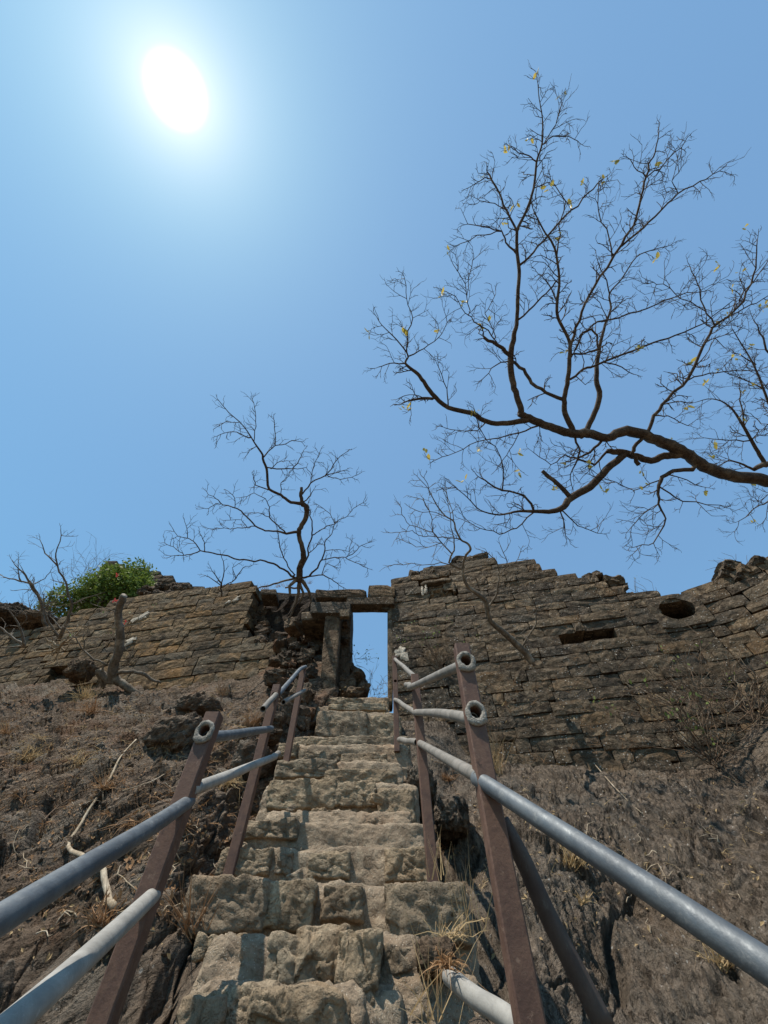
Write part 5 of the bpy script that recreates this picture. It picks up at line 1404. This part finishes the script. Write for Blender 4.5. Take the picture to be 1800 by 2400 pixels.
for i in range(90):
    px, py = (rp.uniform(0, 630), rp.uniform(1615, 2200)) if i < 70 else (rp.uniform(1150, 1750), rp.uniform(1800, 2200)); a = rp.uniform(0, 3.14); L = rp.uniform(20, 70); P = []
    for k in range(5):
        q, nn = on_rock(px+math.cos(a)*L*k/4, py-math.sin(a)*L*k/4); a += rp.gauss(0, .3); nn = nn if nn.dot(q) < 0 else -nn
        P.append(q+nn*.012)
    if max((P[k+1]-P[k]).length for k in range(4)) < .25: rt.append((P, [.0035, .003, .0028, .0022, .0015]))
V, F = tubes(rt, 4); tag(obj('dry_roots', V, F, M['root_pale']), 'thin dry roots and stalks trailing over the slopes', 'roots', kind='stuff')
# fallen sticks
def stick(name, label, pts, r0, r1, mat, off=.02, seed=0):
    P = []
    for px, py in pts:
        p, n = on_rock(px, py); P.append(p + n.normalized()*(off) if n.dot(p) < 0 else p - n.normalized()*off)
    rr = [r0+(r1-r0)*i/(len(P)-1) for i in range(len(P))]
    q, ro = smooth_path(P, rr, 4, jit=.15, rng=random.Random(seed)); V, F = tubes([(q, ro)], 7)
    return tag(obj(name, V, F, mat, origin=P[0]), label, 'branch')
stick('fallen_branch', 'pale bent fallen branch lying on the left rock slope', [(325, 1735), (290, 1775), (255, 1830), (225, 1880), (195, 1935), (168, 1982), (200, 2010), (240, 2045), (262, 2085), (278, 2130)], .007, .014, M['root_pale'], .035)
stick('fallen_stick', 'thin dry stick lying slantwise on the right rock face', [(1388, 1790), (1420, 1830), (1460, 1870), (1500, 1910)], .005, .004, M['root_pale'], .03)
stick('fallen_stick', 'short pale straw stalk on the ledge under the right wall', [(1290, 1776), (1330, 1780), (1352, 1783)], .005, .004, M['straw'], .04)
stick('fallen_stick', 'long thin stem trailing across the left rock slope', [(85, 1930), (150, 1890), (220, 1850), (310, 1795)], .004, .003, M['twig_dry'], .04)
stick('fallen_stick', 'thin straw stem above the near left pipe', [(300, 1855), (350, 1840), (390, 1822)], .004, .003, M['root_pale'], .04)

# ------------------------------------------------------------------ ruined upper wall far behind on the left
up = empty('upper_wall', at(370, 1420, 11), 'dark ruined upper wall sloping down behind the green bush', 'wall')
rngu = random.Random(77)
prof = [(225, 1345), (252, 1302), (262, 1300), (275, 1316), (330, 1332), (350, 1331), (400, 1347), (440, 1362), (480, 1374), (520, 1384)]
ybk = 11.0
zrow = at(300, 1440, ybk).z
pz_ = [at(a, b, ybk) for a, b in prof]
def ptop(x): return float(np.interp(x, [q.x for q in pz_], [q.z for q in pz_]))
xa, xb = pz_[0].x, pz_[-1].x
z = zrow; lmb = bricks_for(M['rubble'])
while z < 20:
    h = rngu.uniform(.17, .22); x = xa; any_ = False
    while x < xb:
        w = rngu.uniform(.35, .8)
        if z+h*.7 < ptop(x+w/2):
            any_ = True
            link('stone_block', rngu.choice(lmb), up, Vector((x+w/2, ybk+.2+rngu.gauss(0, .02), z+h/2))-up.location, (rngu.gauss(0, .02), rngu.gauss(0, .02), 0), (w-.02, .4, h-.02))
        x += w
    if not any_: break
    z += h
V, F = [], []
xs = np.linspace(xa, xb, 30)
for x in xs:
    t = ptop(x)-.12; V += [(x, ybk+.22, zrow-.8), (x, ybk+.22, t), (x, ybk+1.2, t), (x, ybk+1.2, zrow-.8)]
for k in range(29):
    for j in range(4): a, b = k*4+j, k*4+(j+1) % 4; F.append((a, b, b+4, a+4))
F += [(3, 2, 1, 0), (116, 117, 118, 119)]
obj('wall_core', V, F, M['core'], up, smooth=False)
for k in range(26):
    px = rngu.uniform(330, 440); py = 1390 + rngu.uniform(-14, 8) - (px-380)*.1
    p = at(px, py, 8.6); zc = depth(p); o = None
    w = rngu.uniform(10, 26)
    stone(up, M['rubble'], p, (w/900*zc, .3, w*.6/900*zc), rngu, name='fallen_stone')
print('objects', len(bpy.data.objects))
